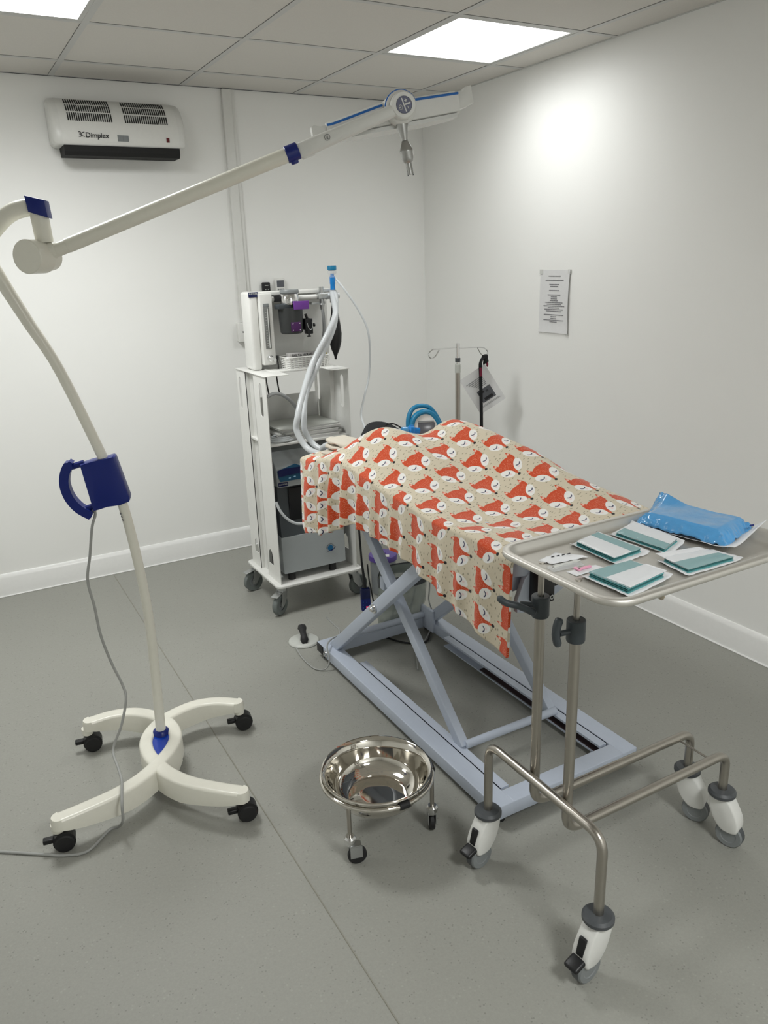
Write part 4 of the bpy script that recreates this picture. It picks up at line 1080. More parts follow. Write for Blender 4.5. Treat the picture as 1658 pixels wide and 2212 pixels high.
obj('glass_dome', MB().lathe([(.042, 1.416), (.044, 1.422), (.042, 1.445), (.038, 1.458), (.036, 1.464), (0, 1.464)], (-1.232, -.842, 0), (0, 0, 1), 32), M['chrome'], vap)
obj('dial', MB().lathe([(0, 1.462), (.040, 1.462), (.043, 1.466), (.043, 1.474), (.040, 1.479), (0, 1.479)], (-1.232, -.842, 0), (0, 0, 1), 32), M['midgrey'], vap)
obj('purple_label', MB().lohi((-1.238, -.902, 1.394), (-1.166, -.894, 1.430), .001), M['purple'], vap)
pl_ = obj('purple_plate', MB().lohi((-1.255, -.901, 1.300), (-1.210, -.893, 1.340), .001), M['darkpurple'], vap)
for x_ in (-1.249, -1.216):
    for z_ in (1.306, 1.334): obj('rivet', MB().ball((x_, -.902, z_), .0026, 10, 6), M['chrome'], pl_)
fb = obj('filler_block', MB().lohi((-1.178, -.875, 1.300), (-1.140, -.83, 1.350), .004).lohi((-1.170, -.875, 1.282), (-1.140, -.84, 1.304), .003).cyl((-1.160, -.86, 1.348), (-1.168, -.86, 1.37), .006), M['black'], vap)
obj('filler_screw', MB().cyl((-1.155, -.858, 1.282), (-1.155, -.858, 1.272), .004).lathe([(0, 0), (.009, 0), (.009, .006), (0, .006)], (-1.155, -.858, 1.268), (0, 0, 1), 16), M['black'], fb)
obj('filler_screw', MB().cyl((-1.142, -.858, 1.320), (-1.130, -.858, 1.320), .004).lathe([(0, 0), (.008, 0), (.008, .006), (0, .006)], (-1.130, -.858, 1.320), (1, 0, 0), 16), M['black'], fb)
obj('filler_chain', MB().tube(smooth_path([(-1.170, -.879, 1.332), (-1.164, -.880, 1.308), (-1.152, -.880, 1.302), (-1.144, -.880, 1.318), (-1.146, -.879, 1.336)], 5), .0013, 6), M['zinc'], fb)
cm = obj('bag_mount', MB().cyl((-1.075, -.805, 1.405), (-1.075, -.805, 1.480), .0110).lohi((-1.100, -.825, 1.425), (-1.050, -.785, 1.450), .003), M['zinc'], tro)
obj('mount_bracket', MB().lohi((-1.125, -.80, 1.402), (-1.055, -.77, 1.412), .001), M['zinc'], cm)
obj('gas_outlet', MB().lathe([(.010, 0), (.012, .004), (.009, .022), (.007, .030)], (-1.075, -.805, 1.405), (0, 0, -1), 20), M['zinc'], cm)
obj('supply_hose', MB().tube(smooth_path([(-1.075, -.808, 1.378), (-1.075, -.815, 1.33), (-1.085, -.83, 1.27), (-1.118, -.86, 1.20), (-1.155, -.88, 1.17)], 6), .0072, 12), M['greyhose'], tro)
vap.location.x -= .018; vap.location.z -= .004
# breathing circuit
bc = thing('breathing_circuit', 'clear corrugated breathing hoses with a blue connector hanging from the trolley rail', 'breathing hoses', (-1.02, -.80, 1.436))
obj('blue_cap', MB().lathe([(0, .018), (.0195, .018), (.021, .014), (.021, 0), (.016, -.004), (0, -.004)], (-1.013, -.80, 1.552), (0, 0, 1), 28), M['tealrubber'], bc)
obj('clear_collar', MB().lathe([(.020, 0), (.020, -.010), (.015, -.018), (.014, -.030)], (-1.013, -.80, 1.548), (0, 0, 1), 28), M['clear'], bc)
obj('blue_valve', MB().lathe([(0, 1.535), (.008, 1.535), (.0085, 1.525), (.0125, 1.520), (.0125, 1.490), (.011, 1.486), (.012, 1.463), (0, 1.463)], (-1.013, -.80, 0), (0, 0, 1), 24), M['bluegel'], bc)
obj('manifold', MB().cyl((-1.013, -.80, 1.462), (-1.013, -.80, 1.405), .016).cyl((-1.05, -.80, 1.436), (-.985, -.80, 1.436), .0145), M['clearhose'], bc)
obj('hose', MB().tube(smooth_path([(-1.018, -.802, 1.448), (-1.045, -.87, 1.415), (-1.085, -.96, 1.36), (-1.150, -1.00, 1.278), (-1.228, -1.00, 1.160), (-1.320, -1.08, 1.040), (-1.365, -1.12, .96), (-1.375, -1.12, .90), (-1.352, -1.16, .83), (-1.330, -1.24, .815), (-1.345, -1.33, .862), (-1.36, -1.42, .888), (-1.36, -1.50, .895)], 7), .0135, 14), M['clearhose'], bc, angle=80)
obj('hose', MB().tube(smooth_path([(-1.005, -.800, 1.452), (-1.035, -.87, 1.41), (-1.100, -.97, 1.31), (-1.190, -1.00, 1.175), (-1.275, -1.02, 1.037), (-1.318, -1.08, .95), (-1.328, -1.10, .89), (-1.305, -1.14, .83), (-1.275, -1.22, .812), (-1.300, -1.33, .862), (-1.31, -1.42, .888), (-1.31, -1.50, .895)], 7), .0125, 14), M['clearhose'], bc, angle=80)
obj('sampling_line', MB().tube(smooth_path([(-1.000, -.802, 1.515), (-.975, -.85, 1.46), (-.925, -.88, 1.37), (-.890, -.90, 1.275), (-.884, -.90, 1.164), (-.895, -.90, 1.053), (-.940, -.93, .967), (-.985, -.98, .90), (-1.03, -1.1, .86)], 7), .0050, 10), M['clearhose'], bc, angle=80)
rb_ = obj('reservoir_bag', MB().lathe([(.014, 0), (.015, -.020), (.018, -.05), (.026, -.10), (.031, -.14), (.029, -.18), (.020, -.215), (.010, -.238), (.006, -.25), (.005, -.262), (0, -.262)], (-1.008, -.80, 1.405), (.03, 0, 1), 28), M['black'], bc)
# side tubing at the trolley
obj('white_tube', MB().tube(smooth_path([(-1.448, -.99, 1.035), (-1.42, -.99, 1.045), (-1.385, -.99, 1.040), (-1.340, -.985, 1.008), (-1.30, -.98, .95), (-1.27, -.95, .88)], 6), .0078, 12), M['greyhose'], tro)
obj('white_tube', MB().tube(smooth_path([(-1.452, -1.01, .56), (-1.440, -1.02, .520), (-1.414, -1.03, .480), (-1.375, -1.04, .452), (-1.325, -1.04, .444), (-1.28, -1.03, .45)], 6), .0065, 12), M['clearhose'], tro)
for x_ in (-1.385, -1.325, -1.27):
    obj('hanging_cable', MB().tube(smooth_path([(x_, -.655, 1.118), (x_+.010, -.652, 1.02), (x_+.022, -.650, .93), (x_+.02, -.650, .80), (x_+.025, -.655, .70)], 5), .0036, 8), M['black'], tro)
# basket with box
bk = thing('wire_basket', 'white woven plastic basket on the trolley top, below the vaporizer', 'basket', (-1.195, -.85, 1.13))
mb = MB(); rz = [1.130+.0085*k for k in range(7)]
def bring(s_): return [(v_[0], v_[1]) for v_ in rrect(.222*s_, .105*s_, .030, 5, -1.195, -.845)]
for k, z_ in enumerate(rz):
    s_ = .93+.012*k; mb.tube([(x_, y_, z_) for x_, y_ in bring(s_)], .0018 if k < 6 else .0032, 6, True)
n0 = len(bring(1))
b0_, b1_ = bring(.93), bring(1.002)
per = smooth_path([(x_, y_, 0) for x_, y_ in b0_], 2, True); per1 = smooth_path([(x_, y_, 0) for x_, y_ in b1_], 2, True)
for i in range(0, len(per)):
    mb.ribbon([(per[i].x, per[i].y, 1.128), (per1[i].x, per1[i].y, 1.181)], .0028, .0014, (per[(i+1) % len(per)]-per[i]) if (per[(i+1) % len(per)]-per[i]).length > 1e-5 else (1, 0, 0))
for e in range(9):
    for s_ in (-1, 1):
        x_ = -1.195-.075+.15*e/8; mb.ribbon([(x_, -.845+s_*.0487, 1.128), (x_, -.845+s_*.0525, 1.181)], .004, .0014, (1, 0, 0))
mb.prism(bring(.92), (0, 0, 1.1275), (1, 0, 0), (0, 1, 0), .002)
obj('woven_wall', mb, M['offwhite'], bk, flat=True)
dbx = thing('carton', 'small grey carton with printed words standing in the white basket', 'box', (-1.20, -.83, 1.131))
obj('sleeve', MB().box((-1.195, -.832, 1.163), (.155, .042, .062), None, .001), mat('grey_card', (176, 174, 172), .7), dbx)
text_mesh('lettering', 'DELTA WAVE', .0165, (-1.262, -.8538, 1.180), (1, 0, 0), (0, 0, 1), M['ink'], dbx)
t_ = thing('connector_pot', 'small white plastic pot with a brass fitting in the basket beside the carton', 'pot', (-1.105, -.848, 1.131))
obj('cap', MB().lathe([(0, 0), (.015, 0), (.016, .030), (.014, .055), (.008, .064), (0, .065)], (-1.108, -.850, 1.132), (0, 0, 1), 20), M['white'], t_)
obj('fitting', MB().ball((-1.112, -.868, 1.182), .008, 12, 8).ball((-1.100, -.868, 1.184), .008, 12, 8), mat('brass', (180, 170, 120), .3, 1), t_)
obj('plug_cable', MB().tube(smooth_path([(-1.318, -.82, 1.126), (-1.318, -.82, 1.15), (-1.321, -.82, 1.17)], 4), .0035, 8).lathe([(0, 0), (.006, 0), (.008, .012), (.008, .020), (0, .020)], (-1.321, -.82, 1.168), (0, 0, 1), 14), M['black'], tro)
# folders on the shelf
random.seed(3)
fl = []
zf = .819
for k in range(6):
    w_, d_, h_ = .30-.008*random.random(), .235, (.012, .008, .010, .006, .009, .007)[k]
    rot = Matrix.Rotation((-.10, .04, -.05, .10, -.02, .06)[k], 3, 'Z')
    labs = ['thick white folder at the bottom of the pile on the trolley shelf', 'thin grey folder second from the bottom of the shelf pile', 'white paper wallet third from the bottom of the shelf pile', 'thin pale folder lying askew in the middle of the shelf pile', 'light grey folder just under the topmost one on the trolley shelf', 'pale grey topmost folder of the pile on the trolley shelf']
    cen = Vector((-1.235+(0, .008, -.004, .004, .010, 0)[k], -.845+.003*k, zf+h_/2))
    t_ = thing('folder', labs[k], 'folder', (cen.x, cen.y, zf), 'folders piled on the trolley shelf')
    obj('pages', MB().box(cen, (w_-.006, d_-.006, h_-.002), rot), M['paper'], t_)
    mb = MB().box(cen+Vector((0, 0, h_/2-.0006)), (w_, d_, .0012), rot).box(cen-Vector((0, 0, h_/2-.0006)), (w_, d_, .0012), rot)
    obj('cover', mb, M['offwhite'] if k % 2 == 0 else M['padgrey'], t_); zf += h_
t_ = thing('coiled_tubing', 'white coiled tubing lying at the left end of the trolley shelf', 'tubing', (-1.385, -.93, .82))
mb = MB()
for k in range(3): mb.tube([(-1.375+(.055-.006*k)*math.cos(a), -.935+(.042-.004*k)*math.sin(a), .826+.007*k) for a in [2*PI*i/30 for i in range(30)]], .0048, 8, True)
obj('coil', mb, M['clearhose'], t_)
# concentrator in the trolley bay
oc = thing('oxygen_concentrator', 'grey oxygen concentrator with blue display standing in the trolley', 'oxygen concentrator', (-1.275, -.83, .15))
g1_, g2_ = mat('grey_blue_casing', (180, 186, 188), .4), mat('slate_casing', (82, 88, 92), .4)
px0, px1 = -1.424, -1.098
obj('lower_body', MB().prism([(-.975, .188), (-.968, .365), (-.70, .40), (-.69, .188)], (px0, 0, 0), (0, 1, 0), (0, 0, 1), px1-px0, .006), g1_, oc)
obj('middle_body', MB().prism([(-.962, .362), (-.945, .615), (-.71, .615), (-.71, .362)], (px0+.004, 0, 0), (0, 1, 0), (0, 0, 1), px1-px0-.008, .004), g2_, oc)
obj('handle_recess', MB().lohi((-1.370, -.962, .44), (-1.19, -.95, .60), .008), M['black'], oc)
obj('top_body', MB().prism([(-.972, .612), (-.965, .700), (-.900, .765), (-.71, .775), (-.70, .612)], (px0, 0, 0), (0, 1, 0), (0, 0, 1), px1-px0, .006), g1_, oc)
pn = obj('display_panel', MB().prism([(-1.422, .692), (-1.418, .660), (-1.410, .640), (-1.30, .640), (-1.285, .665), (-1.30, .700), (-1.335, .715)], (0, -.9735, 0), (1, 0, 0), (0, 0, 1), .004), mat('petrol_panel', (28, 84, 116), .3), oc)
obj('display', MB().prism([(-1.421, .694), (-1.416, .664), (-1.305, .670), (-1.290, .680), (-1.305, .698), (-1.38, .700)], (0, -.9770, 0), (1, 0, 0), (0, 0, 1), .002), M['navydark'], pn)
obj('button', MB().ball((-1.365, -.9790, .652), (.006, .0015, .003), 12, 8).ball((-1.340, -.9785, .656), (.006, .0015, .003), 12, 8), mat('pale_blue_button', (150, 190, 215), .3), pn)
lb = obj('maker_plate', MB().lohi((-1.420, -.9745, .616), (-1.374, -.970, .634), .0005), M['navydark'], oc)
text_mesh('lettering', 'BURTONS', .0088, (-1.4175, -.9750, .6230), (1, 0, 0), (0, 0, 1), M['lens'], lb)
em = obj('globe_emblem', MB().lathe([(0, 0), (.014, 0), (.014, .001), (0, .001)], (-1.180, -.9765, .272), (0, -1, 0), 28), mat('globe_blue', (34, 110, 160), .4), oc)
obj('emblem_arc', MB().tube([(-1.180+.020*math.cos(a), -.9772, .272+.020*math.sin(a)) for a in [math.radians(10+175*k/16) for k in range(17)]], .0009, 6), M['chargrey'], em)
obj('emblem_swoosh', MB().tube(smooth_path([(-1.202, -.978, .252), (-1.186, -.978, .258), (-1.172, -.978, .260), (-1.152, -.978, .272)], 5), [.0008]*4+[.0016]*4+[.003]*4+[.0014]*4, 6), M['navydark'], em)
for x_ in (-1.380, -1.165):
    for y_ in (-.955, -.74): obj('foot', MB().cyl((x_, y_, .150), (x_, y_, .190), .018), M['rubber'], oc)

# remotes on the back wall
t_ = thing('remote_control', 'black wall-mounted remote above the left of the anaesthesia machine', 'remote control', (-1.037, 0, 1.40))
obj('holder', MB().lohi((-1.062, -.018, 1.395), (-1.012, 0, 1.440), .003), M['black'], t_)
obj('handset', MB().lohi((-1.060, -.024, 1.400), (-1.014, -.004, 1.490), .006), M['black'], t_)
obj('keys', MB().lohi((-1.047, -.0255, 1.472), (-1.027, -.0238, 1.476)).lohi((-1.045, -.0255, 1.450), (-1.041, -.0238, 1.454)).lohi((-1.031, -.0255, 1.450), (-1.027, -.0238, 1.454)), M['padgrey'], t_)
t_ = thing('remote_control', 'white remote with a grey display on the back wall, beside the black one', 'remote control', (-.955, 0, 1.40))
obj('holder', MB().lohi((-.990, -.020, 1.390), (-.922, 0, 1.435), .003), M['offwhite'], t_)
obj('handset', MB().lohi((-.985, -.026, 1.385), (-.927, -.005, 1.508), .008), M['offwhite'], t_)
obj('display', MB().lohi((-.977, -.0275, 1.462), (-.935, -.0255, 1.497), .001), M['screen'], t_)
mb = MB()
for i in range(3):
    for j in range(3): mb.lohi((-.974+.014*i, -.0275, 1.420+.013*j), (-.965+.014*i, -.0255, 1.427+.013*j))
obj('keys', mb, M['midgrey'], t_)

# ------------------------------------------------------------------ drip stand with lanyard and card
iv = thing('drip_stand', 'chrome drip stand with two looped hooks behind the blanket', 'drip stand', (-.401, -.93, 0))
obj('lower_pole', MB().cyl((-.401, -.93, .03), (-.401, -.93, 1.060), .0125), M['steel'], iv)
obj('collar', MB().lathe([(.0125, 0), (.0145, 0), (.0145, .040), (.0125, .042)], (-.401, -.93, 1.035), (0, 0, 1), 24), M['padgrey'], iv)
obj('inner_pole', MB().cyl((-.401, -.93, 1.05), (-.401, -.93, 1.180), .0105), M['chrome'], iv)
obj('locking_ring', MB().lathe([(.0105, 0), (.0130, 0), (.0130, .020), (.0105, .021)], (-.401, -.93, 1.088), (0, 0, 1), 24), M['darkgrey'], iv)
obj('hook_bar', MB().tube(smooth_path([(-.401, -.93, 1.160), (-.50, -.93, 1.161), (-.548, -.93, 1.160), (-.572, -.93, 1.143), (-.566, -.93, 1.124), (-.548, -.93, 1.120), (-.530, -.93, 1.132), (-.512, -.93, 1.156)], 6), .0030, 8), M['chrome'], iv)
obj('hook_bar', MB().tube(smooth_path([(-.401, -.93, 1.156), (-.31, -.93, 1.152), (-.255, -.93, 1.148), (-.228, -.93, 1.138), (-.216, -.93, 1.120), (-.226, -.93, 1.100), (-.243, -.93, 1.103), (-.262, -.93, 1.122), (-.279, -.93, 1.148)], 6), .0030, 8), M['chrome'], iv)
mb = MB()
for k in range(5):
    a = 2*PI*k/5; e_ = Vector((-.401+.26*math.cos(a), -.93+.26*math.sin(a), .045)); mb.tube([(-.401, -.93, .07), e_], .011, 10)
obj('foot_star', mb, M['steel'], iv)
for k in range(5):
    a = 2*PI*k/5; obj('caster', MB().lathe([(0, -.01), (.022, -.01), (.022, .01), (0, .01)], (-.401+.26*math.cos(a), -.93+.26*math.sin(a), .0225), (math.sin(a), -math.cos(a), 0), 20), M['rubber'], iv)
ly = thing('lanyard', 'black fabric lanyard with a dark red print hanging from the right drip hook', 'lanyard', (-.238, -.93, 1.10))
vdir = Vector((.87, -.49, 0))
obj('strap', MB().ribbon(smooth_path([(-.232, -.936, 1.112), (-.252, -.940, 1.098), (-.268, -.944, 1.078), (-.273, -.946, 1.055), (-.270, -.946, .99), (-.267, -.946, .90), (-.264, -.946, .80), (-.262, -.946, .70)], 5), .017, .002, vdir), M['strap'], ly)
obj('strap', MB().ribbon(smooth_path([(-.232, -.934, 1.112), (-.228, -.920, 1.09), (-.224, -.905, 1.0), (-.224, -.900, .85), (-.226, -.90, .78), (-.228, -.90, .70)], 4), .010, .002, vdir), M['strap'], ly)
obj('printed_band', MB().ribbon([(-.2725, -.9485, 1.050), (-.271, -.9485, 1.005)], .0125, .001, vdir), M['maroon'], ly)
obj('knot', MB().box((-.238, -.936, 1.098), (.034, .016, .026), None, .006).ball((-.230, -.938, 1.078), (.014, .008, .014), 12, 8), M['strap'], ly)
obj('red_clip', MB().ball((-.226, -.942, 1.062), (.006, .005, .014), 12, 8), M['maroon'], ly)
cd = thing('hanging_card', 'printed card with a grey photo, hung diamond-wise from the drip stand hook', 'card', (-.228, -.925, 1.055))
cu = Vector((.87, -.49, 0)).normalized()
def CP(a, b): # card plane coords: a right, b up relative to the top corner
    return Vector((-.228, -.922, 1.062))+cu*a+Vector((0, 0, b))
e1 = Vector((-.130, -.082)); e2 = Vector((.112, -.180))           # from top corner: to left corner, to right corner
def card(u_, v_): q_ = e1*u_+e2*v_; return CP(q_.x, q_.y)
crn = [(0, 0), (0, 1), (1, 1), (1, 0)]
mb = MB(); cn = Vector((-.49, -.87, 0)).normalized()
V0 = [mb.v(card(a, b)) for a, b in crn]; V1 = [mb.v(card(a, b)+cn*.0006) for a, b in crn]
mb.f(V0); mb.f(V1[::-1])
for k in range(4): mb.f([V0[k], V0[(k+1) % 4], V1[(k+1) % 4], V1[k]])
obj('sheet', mb, M['paper'], cd)
def cq(u0, u1, v0, v1, name, m, h_=.0016):
    mb = MB(); V0 = [mb.v(card(a, b)+cn*.0004) for a, b in ((u0, v0), (u0, v1), (u1, v1), (u1, v0))]; V1 = [mb.v(card(a, b)+cn*h_) for a, b in ((u0, v0), (u0, v1), (u1, v1), (u1, v0))]
    mb.f(V0); mb.f(V1[::-1])
    for k in range(4): mb.f([V0[k], V0[(k+1) % 4], V1[(k+1) % 4], V1[k]])
    return obj(name, mb, m, cd)
cq(.22, .72, .48, .80, 'photo', M['screen'])
cq(.30, .62, .70, .77, 'photo_detail', M['inkblack'], .0020); cq(.50, .70, .53, .58, 'photo_detail', M['inkblack'], .0020); cq(.36, .44, .55, .60, 'photo_detail', M['ink'], .0020)
for k in range(6): cq(.28, .90-.06*k, .20+.042*k, .212+.042*k, 'text_line', M['inkpale'])
cq(.15, .80, .855, .860, 'text_line', M['inkpale']); cq(.12, .85, .88, .884, 'text_line', M['inkpale'])

# ------------------------------------------------------------------ things on the table head
mo = thing('patient_monitor', 'small white monitor in a thick blue rubber frame on the table head', 'monitor', (-.96, -1.5, .87))
R = Matrix.Rotation(-.42, 3, 'Z')@Matrix.Rotation(-.30, 3, 'X'); mc = Vector((-.955, -1.49, .925))
def mq(x, y, z): return mc+R@Vector((x, y, z))
body = [(-.045, -.052), (.050, -.052), (.052, -.005), (.040, .030), (.018, .047), (-.012, .048), (-.034, .036), (-.046, .010)]
obj('body', MB().prism([(v_[0], v_[1]) for v_ in smooth_path([(a, b, 0) for a, b in body], 4, True)], mq(0, .012, 0), R@Vector((1, 0, 0)), R@Vector((0, 0, 1)), .028, .004), M['white'], mo)
obj('screen', MB().box(mq(.006, -.0165, -.010), (.070, .003, .046), R, .001), M['screen'], mo)
obj('screen_hood', MB().box(mq(.004, -.0175, .0165), (.066, .004, .008), R, .001), M['midgrey'], mo)
obj('rubber_bumper', MB().tube(smooth_path([mq(-.056, -.004, -.060), mq(-.058, -.006, -.02), mq(-.050, -.008, .022), mq(-.030, -.010, .048), mq(.006, -.010, .060), mq(.036, -.008, .046), mq(.060, -.004, .010), mq(.074, 0, -.020)], 6), .0105, 12, sx=1.5), M['tealrubber'], mo, angle=70)
obj('carry_handle', MB().tube(smooth_path([mq(-.064, .004, -.060), mq(-.068, .004, .000), mq(-.064, .004, .040), mq(-.046, .004, .074), mq(-.012, .004, .086), mq(.024, .004, .078), mq(.050, .004, .046), mq(.066, .002, .010)], 6), .0090, 12, sx=1.4), M['tealrubber'], mo, angle=70)
obj('cable', MB().tube(smooth_path([mq(-.075, -.03, -.050), mq(-.03, -.035, -.046), mq(.01, -.035, -.056), mq(.04, -.035, -.046), mq(.075, -.02, -.056)], 6), .0030, 8), M['chargrey'], mo)
obj('cable_plug', MB().ball(mq(.045, -.040, -.060), (.016, .012, .012), 12, 8).ball(mq(.058, -.040, -.050), (.010, .010, .010), 12, 8), M['chargrey'], mo)
bc2 = thing('airway_connector', 'bright blue airway connector lying across the blanket beside the monitor', 'connector', (-1.07, -1.55, .91))
c0 = Vector((-1.080, -1.575, .938))
dv2 = Vector((.98, -.15, -.12)).normalized()
obj('cuff', MB().lathe([(0, 0), (.013, 0), (.014, .012), (.014, .024), (.011, .028), (0, .028)], c0-dv2*.034, dv2, 20), M['bluefilm'], bc2)
obj('filter_body', MB().lathe([(0, 0), (.012, 0), (.020, .006), (.020, .020), (.013, .028), (.012, .048), (0, .048)], c0-dv2*.006, dv2, 24), M['bluegel'], bc2)
obj('side_port', MB().cyl(c0+dv2*.01, c0+dv2*.012+Vector((0, 0, .022)), .007), M['bluegel'], bc2)
bb = obj('positioning_cushion', MB().lathe([(0, 0), (.088, 0), (.098, .008), (.098, .040), (.088, .050), (.060, .054), (0, .054)], (-1.150, -1.475, .868+.0), (.12, -.55, .75), 36), M['blackfab'], origin=(-1.15, -1.475, .868))
tag(bb, 'black rounded cushion showing behind the blanket\'s near hump', 'cushion')
lp = obj('cushion_loop', MB().tube(smooth_path([(-1.165, -1.505, .945), (-1.150, -1.515, .960), (-1.125, -1.520, .962), (-1.100, -1.520, .950), (-1.085, -1.52, .938)], 6), .0028, 8), M['black'], bb)
# folded towels
labs = ['lower folded cream towel on the blanket\'s head end', 'upper folded cream towel, top of the two on the blanket\'s head end']
for k, (cx_, cy_, z0, w_, d_, h_, rz_) in enumerate(((-1.385, -1.605, .872, .120, .165, .034, .35), (-1.378, -1.602, .909, .105, .155, .040, .15))):
    t_ = thing('folded_towel', labs[k], 'towel', (cx_, cy_, z0), 'folded towels at the table head')
    R = Matrix.Rotation(rz_, 3, 'Z')
    nl = 2
    for l_ in range(nl):
        hh = h_/nl
        def fn(a, b, l_=l_, hh=hh):
            th = 2*PI*a; x = math.copysign(abs(math.cos(th))**.5, math.cos(th))*w_/2*(1-.05*l_); zz = math.copysign(abs(math.sin(th))**.8, math.sin(th))*hh/2
            y = (b-.5)*d_; p_ = Vector((x, y, zz)); e_ = 1-max(0, abs(b-.5)*2-.9)*3
            n_ = noise.noise(Vector((x*22+k*5, y*22+l_*3, zz*30)))*.006
            q_ = R@Vector((x*e_+n_, y, zz*e_+n_)); return Vector((cx_, cy_, z0+hh*(l_+.5)))+q_
        mb = MB(); mb.grid(fn, 36, 26, closed_u=True)
        obj('fold', mb, M['towel'], t_, angle=80)

# ------------------------------------------------------------------ under the table
hs = thing('warming_controller', 'blue hand controller with red digits hanging under the table head', 'hand controller', (-1.33, -1.65, .25))
hp_ = Vector((-1.350, -1.655, .302))
R = Matrix.Rotation(-.35, 3, 'Z')
obj('handset', MB().box(hp_, (.040, .022, .100), R, .008), M['navydark'], hs)
obj('keypad', MB().box(hp_+R@Vector((0, -.0100, -.022)), (.036, .006, .052), R, .002), M['navy'], hs)
obj('digits', MB().box(hp_+R@Vector((.003, -.0136, -.032)), (.0045, .001, .008), R).box(hp_+R@Vector((.010, -.0136, -.032)), (.0045, .001, .008), R), M['redglow'], hs)
mb = MB()
for dx_, dz_ in ((-.011, -.008), (-.011, -.021), (-.011, -.034), (.003, -.010)): mb.ball(hp_+R@Vector((dx_, -.0134, dz_)), (.002, .001, .002), 8, 6)
obj('buttons', mb, M['cyanblue'], hs)
obj('cable', MB().tube([hp_+Vector((0, 0, .045)), hp_+Vector((-.002, 0, .08)), hp_+Vector((-.010, 0, .16)), hp_+Vector((-.016, 0, .30)), hp_+Vector((-.016, 0, .46))], [.008, .006, .0042, .0040, .0040], 10), M['black'], hs)
obj('strain_relief', MB().cyl(hp_-Vector((0, 0, .045)), hp_-Vector((-.002, 0, .065)), .0045), M['black'], hs)
obj('looped_cable', MB().tube(smooth_path([hp_+Vector((.02, .01, .14)), hp_+Vector((.025, .01, .07)), hp_+Vector((.032, .01, .03)), hp_+Vector((.040, .01, -.02)), hp_+Vector((.052, .01, -.05))], 5), .003, 8), M['black'], hs)
tb = thing('wipes_tub', 'purple-lidded round tub on the floor behind the table scissor', 'tub', (-.93, -1.04, 0))
txy = (-.925, -1.035)
obj('body', MB().lathe([(0, .001), (.056, .001), (.060, .010), (.064, .190), (.0, .190)], (txy[0], txy[1], 0), (0, 0, 1), 40), M['tubgrey'], tb)
ld = obj('lid', MB().lathe([(.066, .176), (.070, .178), (.071, .198), (.068, .203), (.02, .206), (0, .206)], (txy[0], txy[1], 0), (0, 0, 1), 40), M['purplelid'], tb)
vdx = Vector((.87, -.49, 0)); vdy = Vector((.49, .87, 0))
obj('sticker', MB().prism([(-.022, -.050), (.032, -.050), (.032, -.018), (-.022, -.018)], (txy[0], txy[1], .2052), vdx, vdy, .0012), M['lens'], ld)
obj('lid_opening', MB().prism([(-.010, -.012), (.014, -.012), (.014, -.004), (-.010, -.004)], (txy[0], txy[1], .2060), vdx, vdy, .001), M['black'], ld)
obj('lid_tab', MB().prism([(-.015, .000), (.015, .0), (.012, .060), (-.012, .060)], (txy[0], txy[1], .2060), vdx, vdy, .002), M['purplelid'], ld)
# clear bag of tubing
bg = thing('clear_bag', 'clear grey plastic bag of coiled tubing standing under the table, behind the scissor', 'bag', (-1.10, -1.40, 0))
bcn = Vector((-1.062, -1.415, 0))
R = Matrix.Rotation(-.5, 3, 'Z')
def bagf(a, b):
    th = 2*PI*a; w_, d_ = .095+.018*b, .062+.02*b
    x = math.copysign(abs(math.cos(th))**.6, math.cos(th))*w_; y = math.copysign(abs(math.sin(th))**.6, math.sin(th))*d_
    n_ = noise.noise(Vector((x*18, y*18, b*6)))*.012
    return bcn+R@Vector((x*(1+n_*3)+n_+.03*b, y+n_, .003+.27*b+.02*b*math.cos(th)))
o = obj('film', MB().grid(bagf, 48, 24, closed_u=True), M['bagfilm'], bg, angle=40)
obj('rim_band', MB().grid(lambda a, b: bagf(a, .84+.18*b)+R@Vector((math.cos(2*PI*a)*.003, math.sin(2*PI*a)*.003, 0)), 48, 4, closed_u=True), M['darkgrey'], bg)
mb = MB()
random.seed(11)
for k in range(5):
    pts = [bcn+R@Vector((random.uniform(-.07, .08), random.uniform(-.045, .04), random.uniform(.02, .2))) for _ in range(6)]
    mb.tube(smooth_path(pts, 6), .0042, 8)
obj('coiled_tubing', mb, M['greyhose'], bg, angle=80)
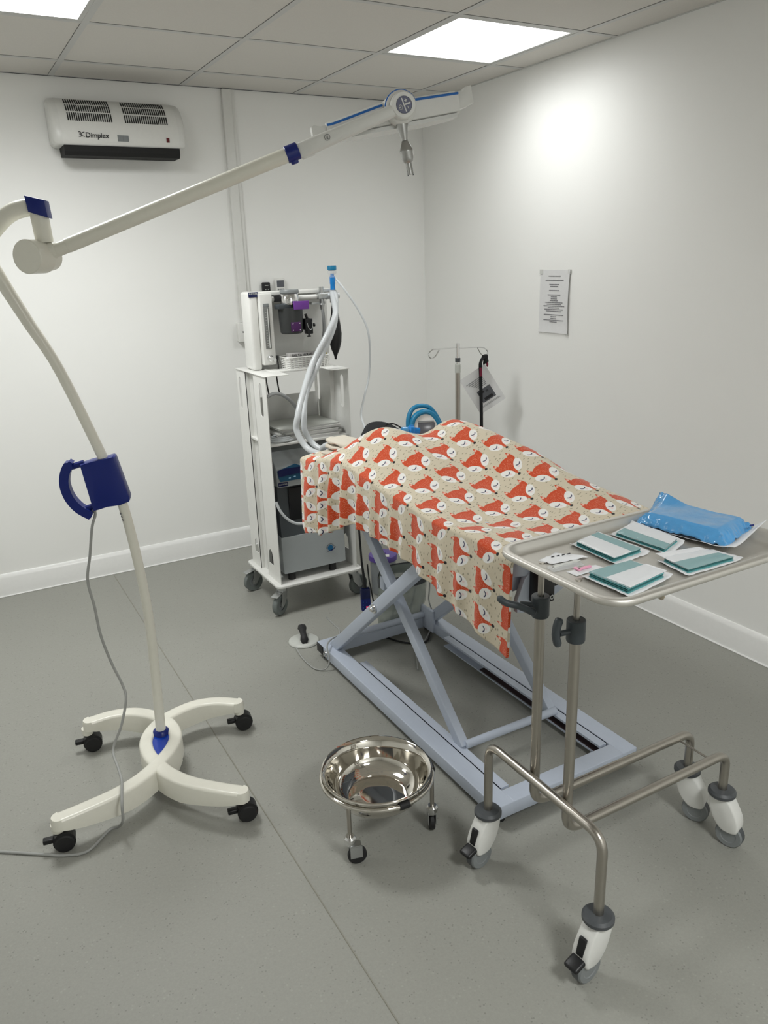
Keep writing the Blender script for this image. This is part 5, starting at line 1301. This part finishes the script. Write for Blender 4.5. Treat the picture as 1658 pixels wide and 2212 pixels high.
obj('black_cable', MB().tube(smooth_path([bcn+Vector((-.12, -.05, .008)), bcn+Vector((-.06, -.16, .006)), bcn+Vector((.02, -.20, .006)), bcn+Vector((.09, -.12, .006))], 6), .004, 8), M['black'], bg)
# foot pedal and its cord
fpd = thing('foot_pedal', 'round pale foot pedal with a black lever on the floor by the table frame', 'foot pedal', (-1.485, -1.31, 0))
obj('disc_base', MB().lathe([(0, .0), (.066, 0), (.068, .003), (.066, .008), (.060, .012), (0, .014)], (-1.487, -1.312, 0), (0, 0, 1), 40), M['padgrey'], fpd)
pv_ = Vector((.30, .95, 0)).normalized()
mb = MB(); c0 = Vector((-1.487, -1.312, .02)); sd_ = Vector((pv_.y, -pv_.x, 0))
rings = []
for t_0, wv, zv in ((-.045, .010, .010), (-.030, .018, .022), (0, .013, .030), (.030, .015, .036), (.052, .020, .038), (.068, .018, .034), (.076, .010, .026)):
    rings.append([mb.v(c0+pv_*t_0+sd_*wv*a+Vector((0, 0, zv-.012+b))) for a, b in ((-1, -.006), (-.8, .008), (0, .012), (.8, .008), (1, -.006))])
for A, B in zip(rings, rings[1:]):
    for k in range(5): mb.f([A[k], A[(k+1) % 5], B[(k+1) % 5], B[k]])
mb.f(rings[0]); mb.f(rings[-1])
obj('lever', mb, M['rubber'], fpd, angle=60)
obj('cord', MB().tube(smooth_path([(-1.545, -1.36, .010), (-1.555, -1.44, .005), (-1.556, -1.52, .005), (-1.545, -1.575, .005), (-1.515, -1.60, .012), (-1.498, -1.60, .05), (-1.492, -1.57, .092), (-1.45, -1.52, .090), (-1.395, -1.48, .078), (-1.368, -1.43, .076), (-1.372, -1.40, .082), (-1.385, -1.37, .100), (-1.392, -1.355, .112)], 6), .0032, 8), M['cablegrey'], fpd, angle=80)
obj('hanging_lead', MB().tube(smooth_path([(-.965, -1.53, .76), (-.962, -1.53, .50), (-.966, -1.53, .235), (-.972, -1.53, .155), (-.960, -1.54, .09), (-.985, -1.56, .03), (-1.04, -1.60, .005), (-1.12, -1.66, .005), (-1.2, -1.8, .005)], 6), .0032, 8), M['cablegrey'], table, angle=80)
# small blemish marks on the right wall
